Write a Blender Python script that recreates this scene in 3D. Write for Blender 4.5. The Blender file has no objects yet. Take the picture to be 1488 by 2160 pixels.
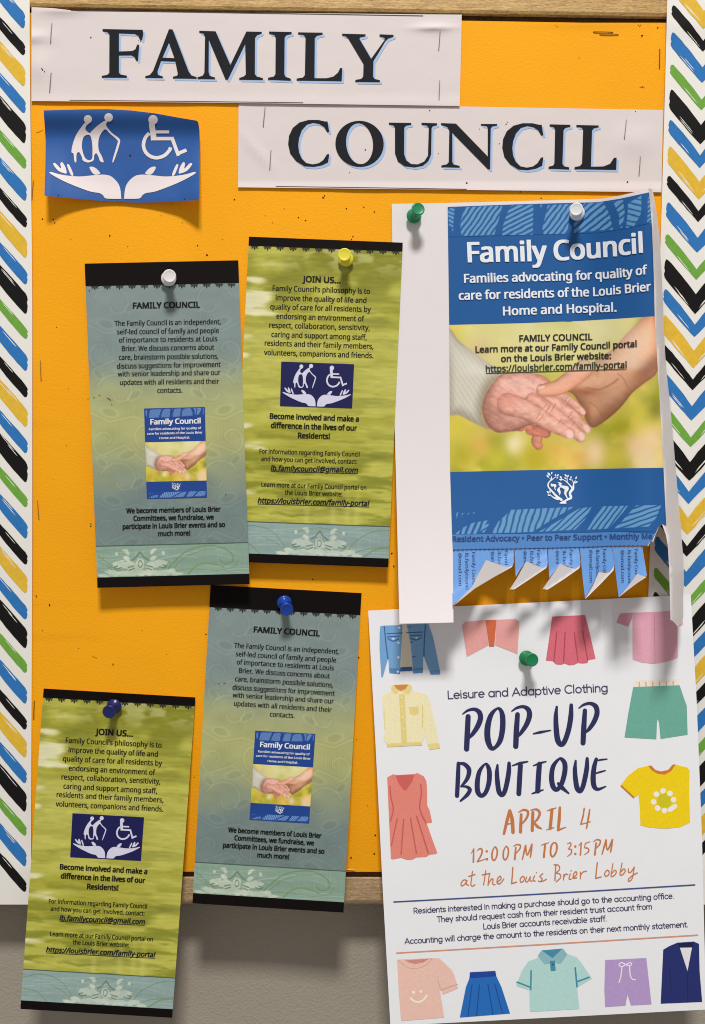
import bpy, bmesh, math, random
import numpy as np
from mathutils import Vector
from mathutils.geometry import delaunay_2d_cdt

sc = bpy.context.scene
COL = sc.collection
R = math.radians

# ------------------------------------------------------------------ camera, light, exposure
PX = 0.00031          # metres on the board per photo pixel
D = 0.70              # camera distance from the board surface
cam = bpy.data.cameras.new("camera")
cam.sensor_fit = 'VERTICAL'
cam.sensor_height = 24.0
cam.lens = 24.0 * D / (2160 * PX)
cam.clip_start = 0.01
cam.clip_end = 50
cam_o = bpy.data.objects.new("camera", cam)
cam_o.location = (0, -D, 0)
cam_o.rotation_euler = (R(90), 0, 0)
COL.objects.link(cam_o)
sc.camera = cam_o

world = bpy.data.worlds.new("World")
sc.world = world
world.use_nodes = True
bg = world.node_tree.nodes['Background']
bg.inputs[0].default_value = (1.0, 0.95, 0.90, 1)     # light bounced round the corridor
bg.inputs[1].default_value = 0.31

lamp = bpy.data.lights.new("ceiling_panel", 'AREA')
lamp.shape = 'RECTANGLE'
lamp.size, lamp.size_y = 0.58, 0.42
lamp.energy = 110
lamp.color = (1.0, 0.963, 0.932)
lamp_o = bpy.data.objects.new("ceiling_panel", lamp)
lamp_o.location = (0.05, -2.0, 2.8)
lamp_o.rotation_euler = (Vector((0, 0, 0)) - lamp_o.location).to_track_quat('-Z', 'Y').to_euler()
COL.objects.link(lamp_o)

sc.view_settings.view_transform = 'Standard'
sc.view_settings.look = 'None'
sc.view_settings.exposure = 0
sc.view_settings.gamma = 1
sc.view_settings.use_curve_mapping = False
sc.cycles.max_bounces = 6
sc.cycles.filter_width = 1.05

# ------------------------------------------------------------------ colour and materials
def lin(c):
    c = np.asarray(c, float) / 255.0
    return np.where(c <= 0.04045, c / 12.92, ((c + 0.055) / 1.055) ** 2.4)

EV = 0.86
def alb(c):
    return np.clip(lin(c) / EV, 0, 0.99)

_m = {}
def mat(name, rgb, rough=0.6, spec=0.3, bump=0.0, bscale=900, var=0.0, vscale=60):
    """rgb: displayed 0-255 colour under the board's light."""
    key = (name, tuple(rgb), rough)
    if key in _m:
        return _m[key]
    m = bpy.data.materials.new(name)
    m.use_nodes = True
    nt = m.node_tree
    b = nt.nodes['Principled BSDF']
    a = alb(rgb)
    b.inputs['Base Color'].default_value = (a[0], a[1], a[2], 1)
    b.inputs['Roughness'].default_value = rough
    b.inputs['Specular IOR Level'].default_value = spec
    tc = nt.nodes.new('ShaderNodeTexCoord')
    if var > 0:
        n = nt.nodes.new('ShaderNodeTexNoise')
        n.inputs['Scale'].default_value = vscale
        n.inputs['Detail'].default_value = 4
        nt.links.new(tc.outputs['Object'], n.inputs['Vector'])
        mr = nt.nodes.new('ShaderNodeMapRange')
        mr.inputs['From Min'].default_value = 0.3
        mr.inputs['From Max'].default_value = 0.7
        mr.inputs['To Min'].default_value = 1 - var
        mr.inputs['To Max'].default_value = 1 + var
        nt.links.new(n.outputs['Fac'], mr.inputs['Value'])
        mx = nt.nodes.new('ShaderNodeMix')
        mx.data_type = 'RGBA'; mx.blend_type = 'MULTIPLY'
        mx.inputs['Factor'].default_value = 1
        mx.inputs['A'].default_value = (a[0], a[1], a[2], 1)
        nt.links.new(mr.outputs['Result'], mx.inputs['B'])
        nt.links.new(mx.outputs['Result'], b.inputs['Base Color'])
    if bump > 0:
        n2 = nt.nodes.new('ShaderNodeTexNoise')
        n2.inputs['Scale'].default_value = bscale
        n2.inputs['Detail'].default_value = 3
        nt.links.new(tc.outputs['Object'], n2.inputs['Vector'])
        bp = nt.nodes.new('ShaderNodeBump')
        bp.inputs['Strength'].default_value = bump
        bp.inputs['Distance'].default_value = 0.001
        nt.links.new(n2.outputs['Fac'], bp.inputs['Height'])
        nt.links.new(bp.outputs['Normal'], b.inputs['Normal'])
    _m[key] = m
    return m

def ink(rgb, rough=0.5):
    return mat("ink", rgb, rough, 0.3, var=0.05, vscale=700)

def raster_mat(rough=0.5):
    if ('raster', rough) in _m:
        return _m[('raster', rough)]
    m = bpy.data.materials.new("printed_picture")
    m.use_nodes = True
    nt = m.node_tree
    b = nt.nodes['Principled BSDF']
    at = nt.nodes.new('ShaderNodeAttribute')
    at.attribute_name = 'Col'
    nt.links.new(at.outputs['Color'], b.inputs['Base Color'])
    b.inputs['Roughness'].default_value = rough
    b.inputs['Specular IOR Level'].default_value = 0.3
    _m[('raster', rough)] = m
    return m

def wood_mat(name, dark, light, rough=0.45):
    m = bpy.data.materials.new(name)
    m.use_nodes = True
    nt = m.node_tree
    b = nt.nodes['Principled BSDF']
    tc = nt.nodes.new('ShaderNodeTexCoord')
    mp = nt.nodes.new('ShaderNodeMapping')
    mp.inputs['Scale'].default_value = (46, 300, 760)
    nt.links.new(tc.outputs['Object'], mp.inputs['Vector'])
    n = nt.nodes.new('ShaderNodeTexNoise')
    n.inputs['Scale'].default_value = 1.0
    n.inputs['Detail'].default_value = 6
    n.inputs['Roughness'].default_value = 0.65
    n.inputs['Distortion'].default_value = 0.8
    nt.links.new(mp.outputs['Vector'], n.inputs['Vector'])
    mp2 = nt.nodes.new('ShaderNodeMapping')
    mp2.inputs['Scale'].default_value = (420, 400, 2200)
    nt.links.new(tc.outputs['Object'], mp2.inputs['Vector'])
    n2 = nt.nodes.new('ShaderNodeTexNoise')
    n2.inputs['Scale'].default_value = 1.0
    n2.inputs['Detail'].default_value = 3
    nt.links.new(mp2.outputs['Vector'], n2.inputs['Vector'])
    ad = nt.nodes.new('ShaderNodeMix')
    ad.data_type = 'FLOAT'
    ad.inputs['Factor'].default_value = 0.45
    nt.links.new(n.outputs['Fac'], ad.inputs['A'])
    nt.links.new(n2.outputs['Fac'], ad.inputs['B'])
    cr = nt.nodes.new('ShaderNodeValToRGB')
    cr.color_ramp.elements[0].position = 0.36
    cr.color_ramp.elements[1].position = 0.62
    d, l = alb(dark), alb(light)
    cr.color_ramp.elements[0].color = (*d, 1)
    cr.color_ramp.elements[1].color = (*l, 1)
    nt.links.new(ad.outputs['Result'], cr.inputs['Fac'])
    nt.links.new(cr.outputs['Color'], b.inputs['Base Color'])
    b.inputs['Roughness'].default_value = rough
    bp = nt.nodes.new('ShaderNodeBump')
    bp.inputs['Strength'].default_value = 0.25
    bp.inputs['Distance'].default_value = 0.0006
    nt.links.new(ad.outputs['Result'], bp.inputs['Height'])
    nt.links.new(bp.outputs['Normal'], b.inputs['Normal'])
    return m

# ------------------------------------------------------------------ objects and tags
def link(name, data, parent=None, loc=(0, 0, 0)):
    o = bpy.data.objects.new(name, data)
    o.location = loc
    if parent is not None:
        o.parent = parent
    COL.objects.link(o)
    return o

def tag(o, label=None, cat=None, group=None, kind=None):
    if label: o['label'] = label
    if cat: o['category'] = cat
    if group: o['group'] = group
    if kind: o['kind'] = kind
    return o

def board_pt(px, py, h=0.0):
    s = (D - h) / D
    return Vector(((px - 744) * PX * s, -h, (1080 - py) * PX * s))

def thing(name, label, cat, loc, group=None):
    o = link(name, None, None, loc)
    o.empty_display_size = 0.01
    return tag(o, label, cat, group)

# ------------------------------------------------------------------ pages: photo measurements -> real surface in space
def homog(src, dst):
    A, B = [], []
    for (x, y), (u, v) in zip(src, dst):
        A += [[x, y, 1, 0, 0, 0, -u * x, -u * y], [0, 0, 0, x, y, 1, -v * x, -v * y]]
        B += [u, v]
    h = np.linalg.solve(np.array(A, float), np.array(B, float))
    return np.append(h, 1).reshape(3, 3)

def apply_h(H, P):
    P = np.asarray(P, float)
    q = np.c_[P, np.ones(len(P))] @ H.T
    return q[:, :2] / q[:, 2:]

class Page:
    """A sheet of paper: where a measured point lies on the board (px) and how far it stands off (mm)."""
    def __init__(s, hfun, ref=None, corners=None):
        s.hfun = hfun
        s.H = homog(ref, corners) if ref is not None else None
    def to3(s, P, off=0.0):
        P = np.asarray(P, float).reshape(-1, 2)
        Q = apply_h(s.H, P) if s.H is not None else P
        h = s.hfun(P[:, 0], P[:, 1]) * 0.001 + off
        k = (D - h) / D
        return np.c_[(Q[:, 0] - 744) * PX * k, -h, (1080 - Q[:, 1]) * PX * k]

    def normals(s, P):
        P = np.asarray(P, float).reshape(-1, 2)
        e = 1.5
        a = s.to3(P + (e, 0)) - s.to3(P - (e, 0)); b = s.to3(P + (0, e)) - s.to3(P - (0, e))
        n = np.cross(b, a)
        return n / np.linalg.norm(n, axis=1, keepdims=True)

LAY = 0.00016
class Part:
    def __init__(s, page, layer=1):
        s.page, s.base = page, layer * LAY
        s.v, s.f, s.fm, s.mats, s.n, s.cols, s.k, s.nor = [], [], [], [], 0, [], 0, []
    def mi(s, m):
        if m not in s.mats: s.mats.append(m)
        return s.mats.index(m)
    def add(s, P, faces, m, extra=0.0, col=None, off=None):
        """P: 2-D points on the page; extra: a hair of height so that strokes never share a plane."""
        s.k += 1
        o = s.base + extra + (s.k % 12) * 5e-6
        V = s.page.to3(P, o if off is None else o + off)
        s.addv(V, facing(V, faces), m, col, s.page.normals(P))
    def addv(s, V, faces, m, col=None, nor=None):
        s.nor.append(np.zeros((len(V), 3)) if nor is None else nor)
        i = s.mi(m)
        s.v.append(np.asarray(V, float))
        s.f += [tuple(a + s.n for a in f) for f in faces]
        s.fm += [i] * len(faces)
        s.n += len(V)
        s.cols.append(np.ones((len(V), 3)) if col is None else col)
    def poly(s, pts, m, holes=(), step=14, **kw):
        P, F = fill(pts, holes, step)
        s.add(P, F, m, **kw)
    def build(s, name, parent=None, smooth=True, label=None):
        me = bpy.data.meshes.new(name)
        V = np.vstack(s.v)
        if parent is not None:
            V = V - np.array(parent.parent.location if parent.parent else parent.location)
        me.from_pydata(V.tolist(), [], s.f)
        for m in s.mats: me.materials.append(m)
        me.polygons.foreach_set('material_index', s.fm)
        me.polygons.foreach_set('use_smooth', [smooth] * len(s.f))
        if any(m.name.startswith('printed_picture') for m in s.mats):
            C = np.vstack(s.cols)
            ca = me.color_attributes.new('Col', 'FLOAT_COLOR', 'POINT')
            ca.data.foreach_set('color', np.c_[C, np.ones(len(C))].astype(np.float32).ravel())
        me.update()
        N = np.vstack(s.nor)
        if smooth and np.abs(N).sum() > 0:
            me.normals_split_custom_set_from_vertices(N.tolist())
        o = link(name, me, parent)
        if label: o['label'] = label
        return o

def facing(V, faces):
    """Wind every face so that its front looks out from the board."""
    out = []
    X, Z = V[:, 0].tolist(), V[:, 2].tolist()
    for f in faces:
        a = 0.0
        for i in range(len(f)):
            p, q = f[i], f[(i + 1) % len(f)]
            a += X[p] * Z[q] - X[q] * Z[p]
        out.append(tuple(f) if a > 0 else tuple(reversed(f)))
    return out

def inside(P, polys):
    x, y = P[:, 0], P[:, 1]
    r = np.zeros(len(P), bool)
    for poly in polys:
        q = np.asarray(poly, float)
        x0, y0 = q[:, 0], q[:, 1]
        x1, y1 = np.roll(x0, -1), np.roll(y0, -1)
        for a, b, c, d in zip(x0, y0, x1, y1):
            if b == d: continue
            cond = (b > y) != (d > y)
            r ^= cond & (x < (c - a) * (y - b) / (d - b) + a)
    return r

def resample(pts, step, closed=True):
    out = []
    n = len(pts)
    for i in range(n if closed else n - 1):
        a, b = np.array(pts[i], float), np.array(pts[(i + 1) % n], float)
        k = max(1, int(np.ceil(np.linalg.norm(b - a) / step)))
        for j in range(k):
            out.append(tuple(a + (b - a) * j / k))
    if not closed: out.append(tuple(pts[-1]))
    return out

def fill(pts, holes=(), step=14):
    """Triangles filling an outline, with extra points inside so that it can follow a curl."""
    loops = [resample(pts, step)] + [resample(h, step) for h in holes]
    V, E = [], []
    for lp in loops:
        b = len(V)
        V += [Vector(p) for p in lp]
        E += [(b + i, b + (i + 1) % len(lp)) for i in range(len(lp))]
    A = np.array(pts, float)
    lo, hi = A.min(0), A.max(0)
    gx = np.arange(math.floor(lo[0] / step) * step, hi[0] + step, step)
    gy = np.arange(math.floor(lo[1] / step) * step, hi[1] + step, step)
    G = np.array([(a, b) for a in gx for b in gy])
    if len(G):
        G = G[inside(G, [pts] + list(holes))]
        if len(G):
            L = np.vstack([np.array(l) for l in loops])
            ok = np.array([np.min(np.hypot(L[:, 0] - g[0], L[:, 1] - g[1])) > step * 0.35 for g in G])
            V += [Vector(g) for g in G[ok]]
    r = delaunay_2d_cdt(V, E, [], 0, 1e-5)
    P = np.array([tuple(v) for v in r[0]])
    T = [tuple(f) for f in r[2]]
    cen = np.array([P[list(t)].mean(0) for t in T])
    keep = inside(cen, [pts] + list(holes))
    return P, [t for t, k in zip(T, keep) if k]

def sheet(page, outline, m, back=None, holes=(), step=16, thick=0.00018, off=0.0, name='sheet', parent=None, label=None, part=None):
    """A real sheet of paper with front, back and edges."""
    P, F = fill(outline, holes, step)
    A = page.to3(P, off)
    B = page.to3(P, off - thick)
    F = facing(A, F)
    n = len(P)
    pt = part or Part(page, 0)
    ec = {}
    for t in F:
        for i in range(3):
            a, b = t[i], t[(i + 1) % 3]
            ec.setdefault(tuple(sorted((a, b))), []).append((a, b))
    sides = []
    for k, l in ec.items():
        if len(l) == 1:
            a, b = l[0]
            sides.append((b, a, a + n, b + n))
    Nn = page.normals(P)
    pt.addv(np.vstack([A, B]), list(F), m, None, np.vstack([Nn, -Nn]))
    base = pt.n - 2 * n
    used = sorted({i for q in sides for i in q})
    ix = {v: i for i, v in enumerate(used)}
    pt.addv(np.vstack([A, B])[used], [tuple(ix[i] for i in q) for q in sides], m)
    pt.f += [(t[2] + n + base, t[1] + n + base, t[0] + n + base) for t in F]
    pt.fm += [pt.mi(back or m)] * len(F)
    if part is None:
        return pt.build(name, parent, label=label)

def catmull(P, W, n=6, closed=False):
    P = [np.array(p, float) for p in P]
    N = len(P)
    if N < 3 and not closed:
        return [P[0] + (P[-1] - P[0]) * t / n for t in range(n + 1)], [W[0] + (W[-1] - W[0]) * t / n for t in range(n + 1)]
    op, ow = [], []
    for i in range(N if closed else N - 1):
        if closed:
            p0, p1, p2, p3 = (P[(i + k) % N] for k in (-1, 0, 1, 2)); w1, w2 = W[i], W[(i + 1) % N]
        else:
            p1, p2 = P[i], P[i + 1]
            p0 = P[i - 1] if i else 2 * p1 - p2
            p3 = P[i + 2] if i + 2 < N else 2 * p2 - p1
            w1, w2 = W[i], W[i + 1]
        for j in range(n):
            t = j / n
            op.append(0.5 * (2 * p1 + (p2 - p0) * t + (2 * p0 - 5 * p1 + 4 * p2 - p3) * t * t + (3 * p1 - p0 - 3 * p2 + p3) * t ** 3))
            ow.append(w1 + (w2 - w1) * t)
    if not closed:
        op.append(P[-1]); ow.append(W[-1])
    return op, ow

def ribbon(part, pts, w, m, closed=False, n=6, smooth=True, cap=True):
    """A pen or brush stroke: a ribbon with round ends following the points."""
    W = list(w) if hasattr(w, '__len__') else [w] * len(pts)
    if smooth:
        Q, W = catmull(pts, W, n, closed)
    else:
        Q = [np.array(p, float) for p in pts]
    if not smooth and not closed:
        q2, w2 = [], []
        for i in range(len(Q) - 1):
            kk = max(1, int(np.linalg.norm(Q[i + 1] - Q[i]) / 9))
            for j in range(kk):
                q2.append(Q[i] + (Q[i + 1] - Q[i]) * j / kk); w2.append(W[i] + (W[i + 1] - W[i]) * j / kk)
        Q, W = q2 + [Q[-1]], w2 + [W[-1]]
    Q = np.array(Q); W = np.array(W, float)
    if closed:
        T = np.roll(Q, -1, 0) - np.roll(Q, 1, 0)
    else:
        T = np.gradient(Q, axis=0)
    T /= np.maximum(np.linalg.norm(T, axis=1, keepdims=True), 1e-9)
    Nn = np.c_[-T[:, 1], T[:, 0]]
    L, Rr = Q + Nn * W[:, None] / 2, Q - Nn * W[:, None] / 2
    k = len(Q)
    P = np.vstack([L, Rr])
    F = [(i, i + 1, k + i + 1, k + i) for i in range(k - 1)]
    if closed: F.append((k - 1, 0, k, 2 * k - 1))
    E = np.r_[np.arange(k), np.arange(k)] * 6e-7
    if cap and not closed:
        for idx, sgn in ((0, -1), (k - 1, 1)):
            a0 = len(P)
            ang = [math.pi * t / 6 for t in range(7)]
            ring = [Q[idx] + (Nn[idx] * math.cos(a) + sgn * T[idx] * math.sin(a)) * W[idx] / 2 for a in ang]
            P = np.vstack([P, ring]); E = np.r_[E, [idx * 6e-7] * 7]
            F.append(tuple(range(a0, a0 + 7)))
    part.add(P, F, m, off=E)

def disc(part, x, y, r, m, n=14, ry=None, rot=0):
    ry = ry or r
    c, s = math.cos(rot), math.sin(rot)
    P = []
    for i in range(n):
        a = 2 * math.pi * i / n
        u, v = r * math.cos(a), ry * math.sin(a)
        P.append((x + u * c - v * s, y + u * s + v * c))
    part.add(P, [tuple(range(n))], m)

# ------------------------------------------------------------------ type
import os
def bundled(fn):
    try:
        return bpy.data.fonts.load(os.path.join(bpy.utils.system_resource('DATAFILES'), 'fonts', fn))
    except Exception:
        return None
HUMAN, GROT = bundled('NotoSansHebrew-Regular.woff2'), bundled('Inter.woff2')
_tc = {}
def glyphs(s, off, shear, res, font=None):
    font = font or HUMAN
    key = (s, off, shear, res, font.name if font else '')
    if key in _tc: return _tc[key]
    c = bpy.data.curves.new('type', 'FONT')
    c.body = s; c.size = 1; c.offset = off; c.shear = shear; c.resolution_u = res
    if font: c.font = font
    o = bpy.data.objects.new('type', c)
    COL.objects.link(o)
    bpy.context.view_layer.update()
    me = bpy.data.meshes.new_from_object(o.evaluated_get(bpy.context.evaluated_depsgraph_get()))
    V = np.array([v.co[:2] for v in me.vertices])
    F = [tuple(p.vertices) for p in me.polygons]
    bpy.data.objects.remove(o); bpy.data.curves.remove(c); bpy.data.meshes.remove(me)
    # islands get slightly different heights so that overlapping letters never share a plane
    par = list(range(len(V)))
    def find(a):
        while par[a] != a:
            par[a] = par[par[a]]; a = par[a]
        return a
    for f in F:
        r0 = find(f[0])
        for q in f[1:]:
            par[find(q)] = r0
    ids, isl = {}, np.zeros(len(V))
    for i in range(len(V)):
        isl[i] = ids.setdefault(find(i), len(ids)) % 4
    _tc[key] = (V, F, isl)
    return _tc[key]

def text(part, s, line, cap, m, off=0.012, shear=0.0, res=2, cut=0, under=0, font=None):
    """Set a line of type between measured baseline points (first = left edge, last = right edge)."""
    CAP = glyphs('H', 0, 0, 2, font)[0][:, 1].max()
    V, F, isl = glyphs(s, 0, shear, res, font)
    x0, x1 = V[:, 0].min(), V[:, 0].max()
    t = (V[:, 0] - x0) / (x1 - x0)
    Y = V[:, 1] * cap / CAP
    if cut:
        t, Y, F, isl = cut_mesh(t, Y, F, isl, line, cut)
    B = np.array(line, float)
    d = np.r_[0, np.cumsum(np.hypot(*np.diff(B, axis=0).T))]; d /= d[-1]
    bx, by = np.interp(t, d, B[:, 0]), np.interp(t, d, B[:, 1])
    sl = np.array([(B[-1][1] - B[0][1]) / (B[-1][0] - B[0][0])])
    P = np.c_[bx + Y * sl * 0.8, by - Y]
    e = off * cap / CAP
    k = 0
    for dx, dy in (((-1, -.5), (1, -.5), (-1, .5), (1, .5)) if off > .02 else ((-1, 0), (1, 0))):
        part.add(P + np.array((dx * e, dy * e)), F, m, off=isl * 6e-6 + k * 2.6e-5)
        k += 1
    if under:
        ribbon(part, [(a, b + cap * 0.22) for a, b in line], under, m, smooth=False, cap=False)

def cut_mesh(t, Y, F, isl, line, cut):
    w = abs(line[-1][0] - line[0][0])
    bm = bmesh.new()
    lay = bm.verts.layers.float.new('i')
    vs = []
    for a, b, c in zip(t * w, Y, isl):
        v = bm.verts.new((a, b, 0)); v[lay] = c; vs.append(v)
    for f in F:
        try: bm.faces.new([vs[i] for i in f])
        except ValueError: pass
    for x in np.arange(cut, w, cut):
        g = bm.verts[:] + bm.edges[:] + bm.faces[:]
        bmesh.ops.bisect_plane(bm, geom=g, plane_co=(x, 0, 0), plane_no=(1, 0, 0))
    bm.verts.index_update()
    A = np.array([(v.co.x / w, v.co.y, v[lay]) for v in bm.verts])
    FF = [tuple(v.index for v in f.verts) for f in bm.faces]
    bm.free()
    return A[:, 0], A[:, 1], FF, np.round(A[:, 2])

# round single-stroke alphabet for the boutique flyer (x-height 1, capitals 1.45)
def arc(cx, cy, rx, ry, a0, a1, n=12):
    return [(cx + rx * math.cos(R(a0 + (a1 - a0) * i / n)), cy + ry * math.sin(R(a0 + (a1 - a0) * i / n))) for i in range(n + 1)]
BOWL = arc(.5, .5, .45, .5, 0, 360, 20)
ARCH = [(.05, 0), (.05, 1)], arc(.42, .6, .37, .4, 180, 0, 10) + [(.79, 0)]
GL = {
 'a': ([BOWL, [(.95, 1), (.95, 0)]], 1.2), 'b': ([[(.05, 1.5), (.05, 0)], BOWL], 1.15),
 'c': ([arc(.5, .5, .45, .5, 45, 315)], 1.02), 'd': ([BOWL, [(.95, 1.5), (.95, 0)]], 1.2),
 'e': ([[(.07, .52), (.95, .52)] + arc(.5, .5, .45, .5, 3, 310, 16)], 1.13),
 'f': ([arc(.5, 1.22, .27, .27, 70, 180, 6) + [(.23, 0)], [(0, .95), (.52, .95)]], .68),
 'g': ([BOWL, [(.95, 1)] + arc(.52, -.05, .43, .4, 0, -150, 9)], 1.2),
 'h': ([[(.05, 1.5), (.05, 0)], ARCH[1]], 1.03), 'i': ([[(.08, 1), (.08, 0)], [(.08, 1.36), (.08, 1.37)]], .38),
 'k': ([[(.05, 1.5), (.05, 0)], [(.7, 1), (.07, .42)], [(.25, .58), (.75, 0)]], .92),
 'l': ([[(.08, 1.5), (.08, 0)]], .38),
 'm': ([ARCH[0], arc(.37, .65, .32, .35, 180, 0, 8) + [(.69, 0)], arc(1.01, .65, .32, .35, 180, 0, 8) + [(1.33, 0)]], 1.58),
 'n': ([ARCH[0], ARCH[1]], 1.03), 'o': ([BOWL], 1.16),
 'p': ([[(.05, 1), (.05, -.45)], BOWL], 1.16), 'q': ([BOWL, [(.95, 1), (.95, -.45)]], 1.2),
 'r': ([[(.05, 1), (.05, 0)], arc(.4, .6, .35, .38, 180, 75, 6)], .66),
 's': ([[(.68, .85), (.5, .98), (.25, .96), (.1, .8), (.16, .6), (.4, .5), (.64, .4), (.7, .2), (.55, .03), (.28, .02), (.06, .16)]], .92),
 't': ([[(.25, 1.35), (.25, .2), (.34, .03), (.52, .03)], [(0, .95), (.55, .95)]], .7),
 'u': ([[(.05, 1)] + arc(.42, .4, .37, .4, 180, 360, 10) + [(.79, 1)], [(.79, 1), (.79, 0)]], 1.03),
 'v': ([[(0, 1), (.42, 0), (.84, 1)]], .98), 'w': ([[(0, 1), (.34, 0), (.68, .9), (1.02, 0), (1.36, 1)]], 1.5),
 'x': ([[(0, 1), (.75, 0)], [(.75, 1), (0, 0)]], .92), 'y': ([[(0, 1), (.42, .05)], [(.84, 1), (.25, -.45)]], .98),
 'A': ([[(0, 0), (.62, 1.45), (1.24, 0)], [(.22, .45), (1.02, .45)]], 1.4), 'B': ([[(.05, 0), (.05, 1.45), (.5, 1.45)] + arc(.5, 1.1, .36, .35, 90, -90, 8) + [(.05, .75)], [(.5, .75)] + arc(.55, .375, .4, .375, 90, -90, 8) + [(.05, 0)]], 1.12),
 'C': ([arc(.72, .725, .67, .725, 48, 312, 16)], 1.42), 'L': ([[(.05, 1.45), (.05, 0), (.8, 0)]], .95),
 'R': ([[(.05, 0), (.05, 1.45), (.5, 1.45)] + arc(.5, 1.05, .42, .4, 90, -90, 8) + [(.05, .65)], [(.45, .65), (.92, 0)]], 1.15),
 'T': ([[(0, 1.45), (1.05, 1.45)], [(.52, 1.45), (.52, 0)]], 1.15), '.': ([[(.1, .02), (.1, .03)]], .4), ' ': ([], .55),
}
def round_text(part, s, p0, p1, cap, w, m):
    x, W = 0, 0
    items = []
    for ch in s:
        st, adv = GL[ch]
        items.append((x, st)); x += adv
    W = x - 0.2
    k = cap / 1.45
    p0, p1 = np.array(p0, float), np.array(p1, float)
    ux = (p1 - p0) / W
    a = math.atan2(ux[1], ux[0])
    uy = np.array((math.sin(a), -math.cos(a))) * k
    for x0, st in items:
        for line in st:
            P = [p0 + ux * (x0 + q[0]) + uy * q[1] for q in line]
            cur = [P[0]]
            for i in range(1, len(P)):
                cur.append(P[i])
                if i + 1 < len(P):
                    u, v = P[i] - P[i - 1], P[i + 1] - P[i]
                    if np.dot(u, v) < .6 * np.linalg.norm(u) * np.linalg.norm(v):
                        ribbon(part, cur, w, m, smooth=False); cur = [P[i]]
            ribbon(part, cur, w, m, smooth=False)

# ------------------------------------------------------------------ procedural prints
def vnoise(X, Y, seed):
    rs = np.random.RandomState(seed)
    T = rs.rand(64, 64)
    xi, yi = np.floor(X).astype(int), np.floor(Y).astype(int)
    fx, fy = X - xi, Y - yi
    fx, fy = fx * fx * (3 - 2 * fx), fy * fy * (3 - 2 * fy)
    g = lambda a, b: T[a % 64, b % 64]
    return (g(xi, yi) * (1 - fx) + g(xi + 1, yi) * fx) * (1 - fy) + (g(xi, yi + 1) * (1 - fx) + g(xi + 1, yi + 1) * fx) * fy
def fbm(X, Y, sx, sy, seed, o=4):
    r, a, t = 0, 1.0, 0
    for i in range(o):
        r = r + a * vnoise(X / sx * 2 ** i + 7 * i, Y / sy * 2 ** i + 3 * i, seed + i); t += a; a *= 0.55
    return r / t
def sstep(a, b, x):
    t = np.clip((x - a) / (b - a), 0, 1)
    return t * t * (3 - 2 * t)
def seg_dist(X, Y, pts, closed=False):
    d = np.full(X.shape, 1e9)
    n = len(pts)
    for i in range(n if closed else n - 1):
        ax, ay = pts[i]; bx, by = pts[(i + 1) % n]
        dx, dy = bx - ax, by - ay
        t = np.clip(((X - ax) * dx + (Y - ay) * dy) / max(dx * dx + dy * dy, 1e-9), 0, 1)
        d = np.minimum(d, np.hypot(X - ax - t * dx, Y - ay - t * dy))
    return d
def sdf(X, Y, pts):
    P = np.c_[X.ravel(), Y.ravel()]
    ins = inside(P, [pts]).reshape(X.shape)
    return np.where(ins, 1, -1) * seg_dist(X, Y, pts, True)
def smooth_poly(pts, n=4):
    return [tuple(p) for p in catmull(pts, [1] * len(pts), n, True)[0]]
def over(C, a, col):
    return C * (1 - a[..., None]) + np.asarray(col, float) * a[..., None]

def raster(part, quad, nx, ny, fun, rough=0.5, uv=None):
    """Grid of printed colour. quad = function (u, v) -> page points, or four corners."""
    U, V = np.meshgrid(np.linspace(0, 1, nx), np.linspace(0, 1, ny))
    if callable(quad):
        P = quad(U.ravel(), V.ravel())
    else:
        a, b, c, d = (np.array(q, float) for q in quad)
        u, v = U.ravel()[:, None], V.ravel()[:, None]
        P = (a * (1 - u) + b * u) * (1 - v) + (d * (1 - u) + c * u) * v
    C = fun(U, V)
    col = alb(np.clip(C.reshape(-1, 3), 0, 255))
    F = [(j * nx + i, j * nx + i + 1, (j + 1) * nx + i + 1, (j + 1) * nx + i) for j in range(ny - 1) for i in range(nx - 1)]
    part.add(P, F, raster_mat(rough), col=col)

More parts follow.
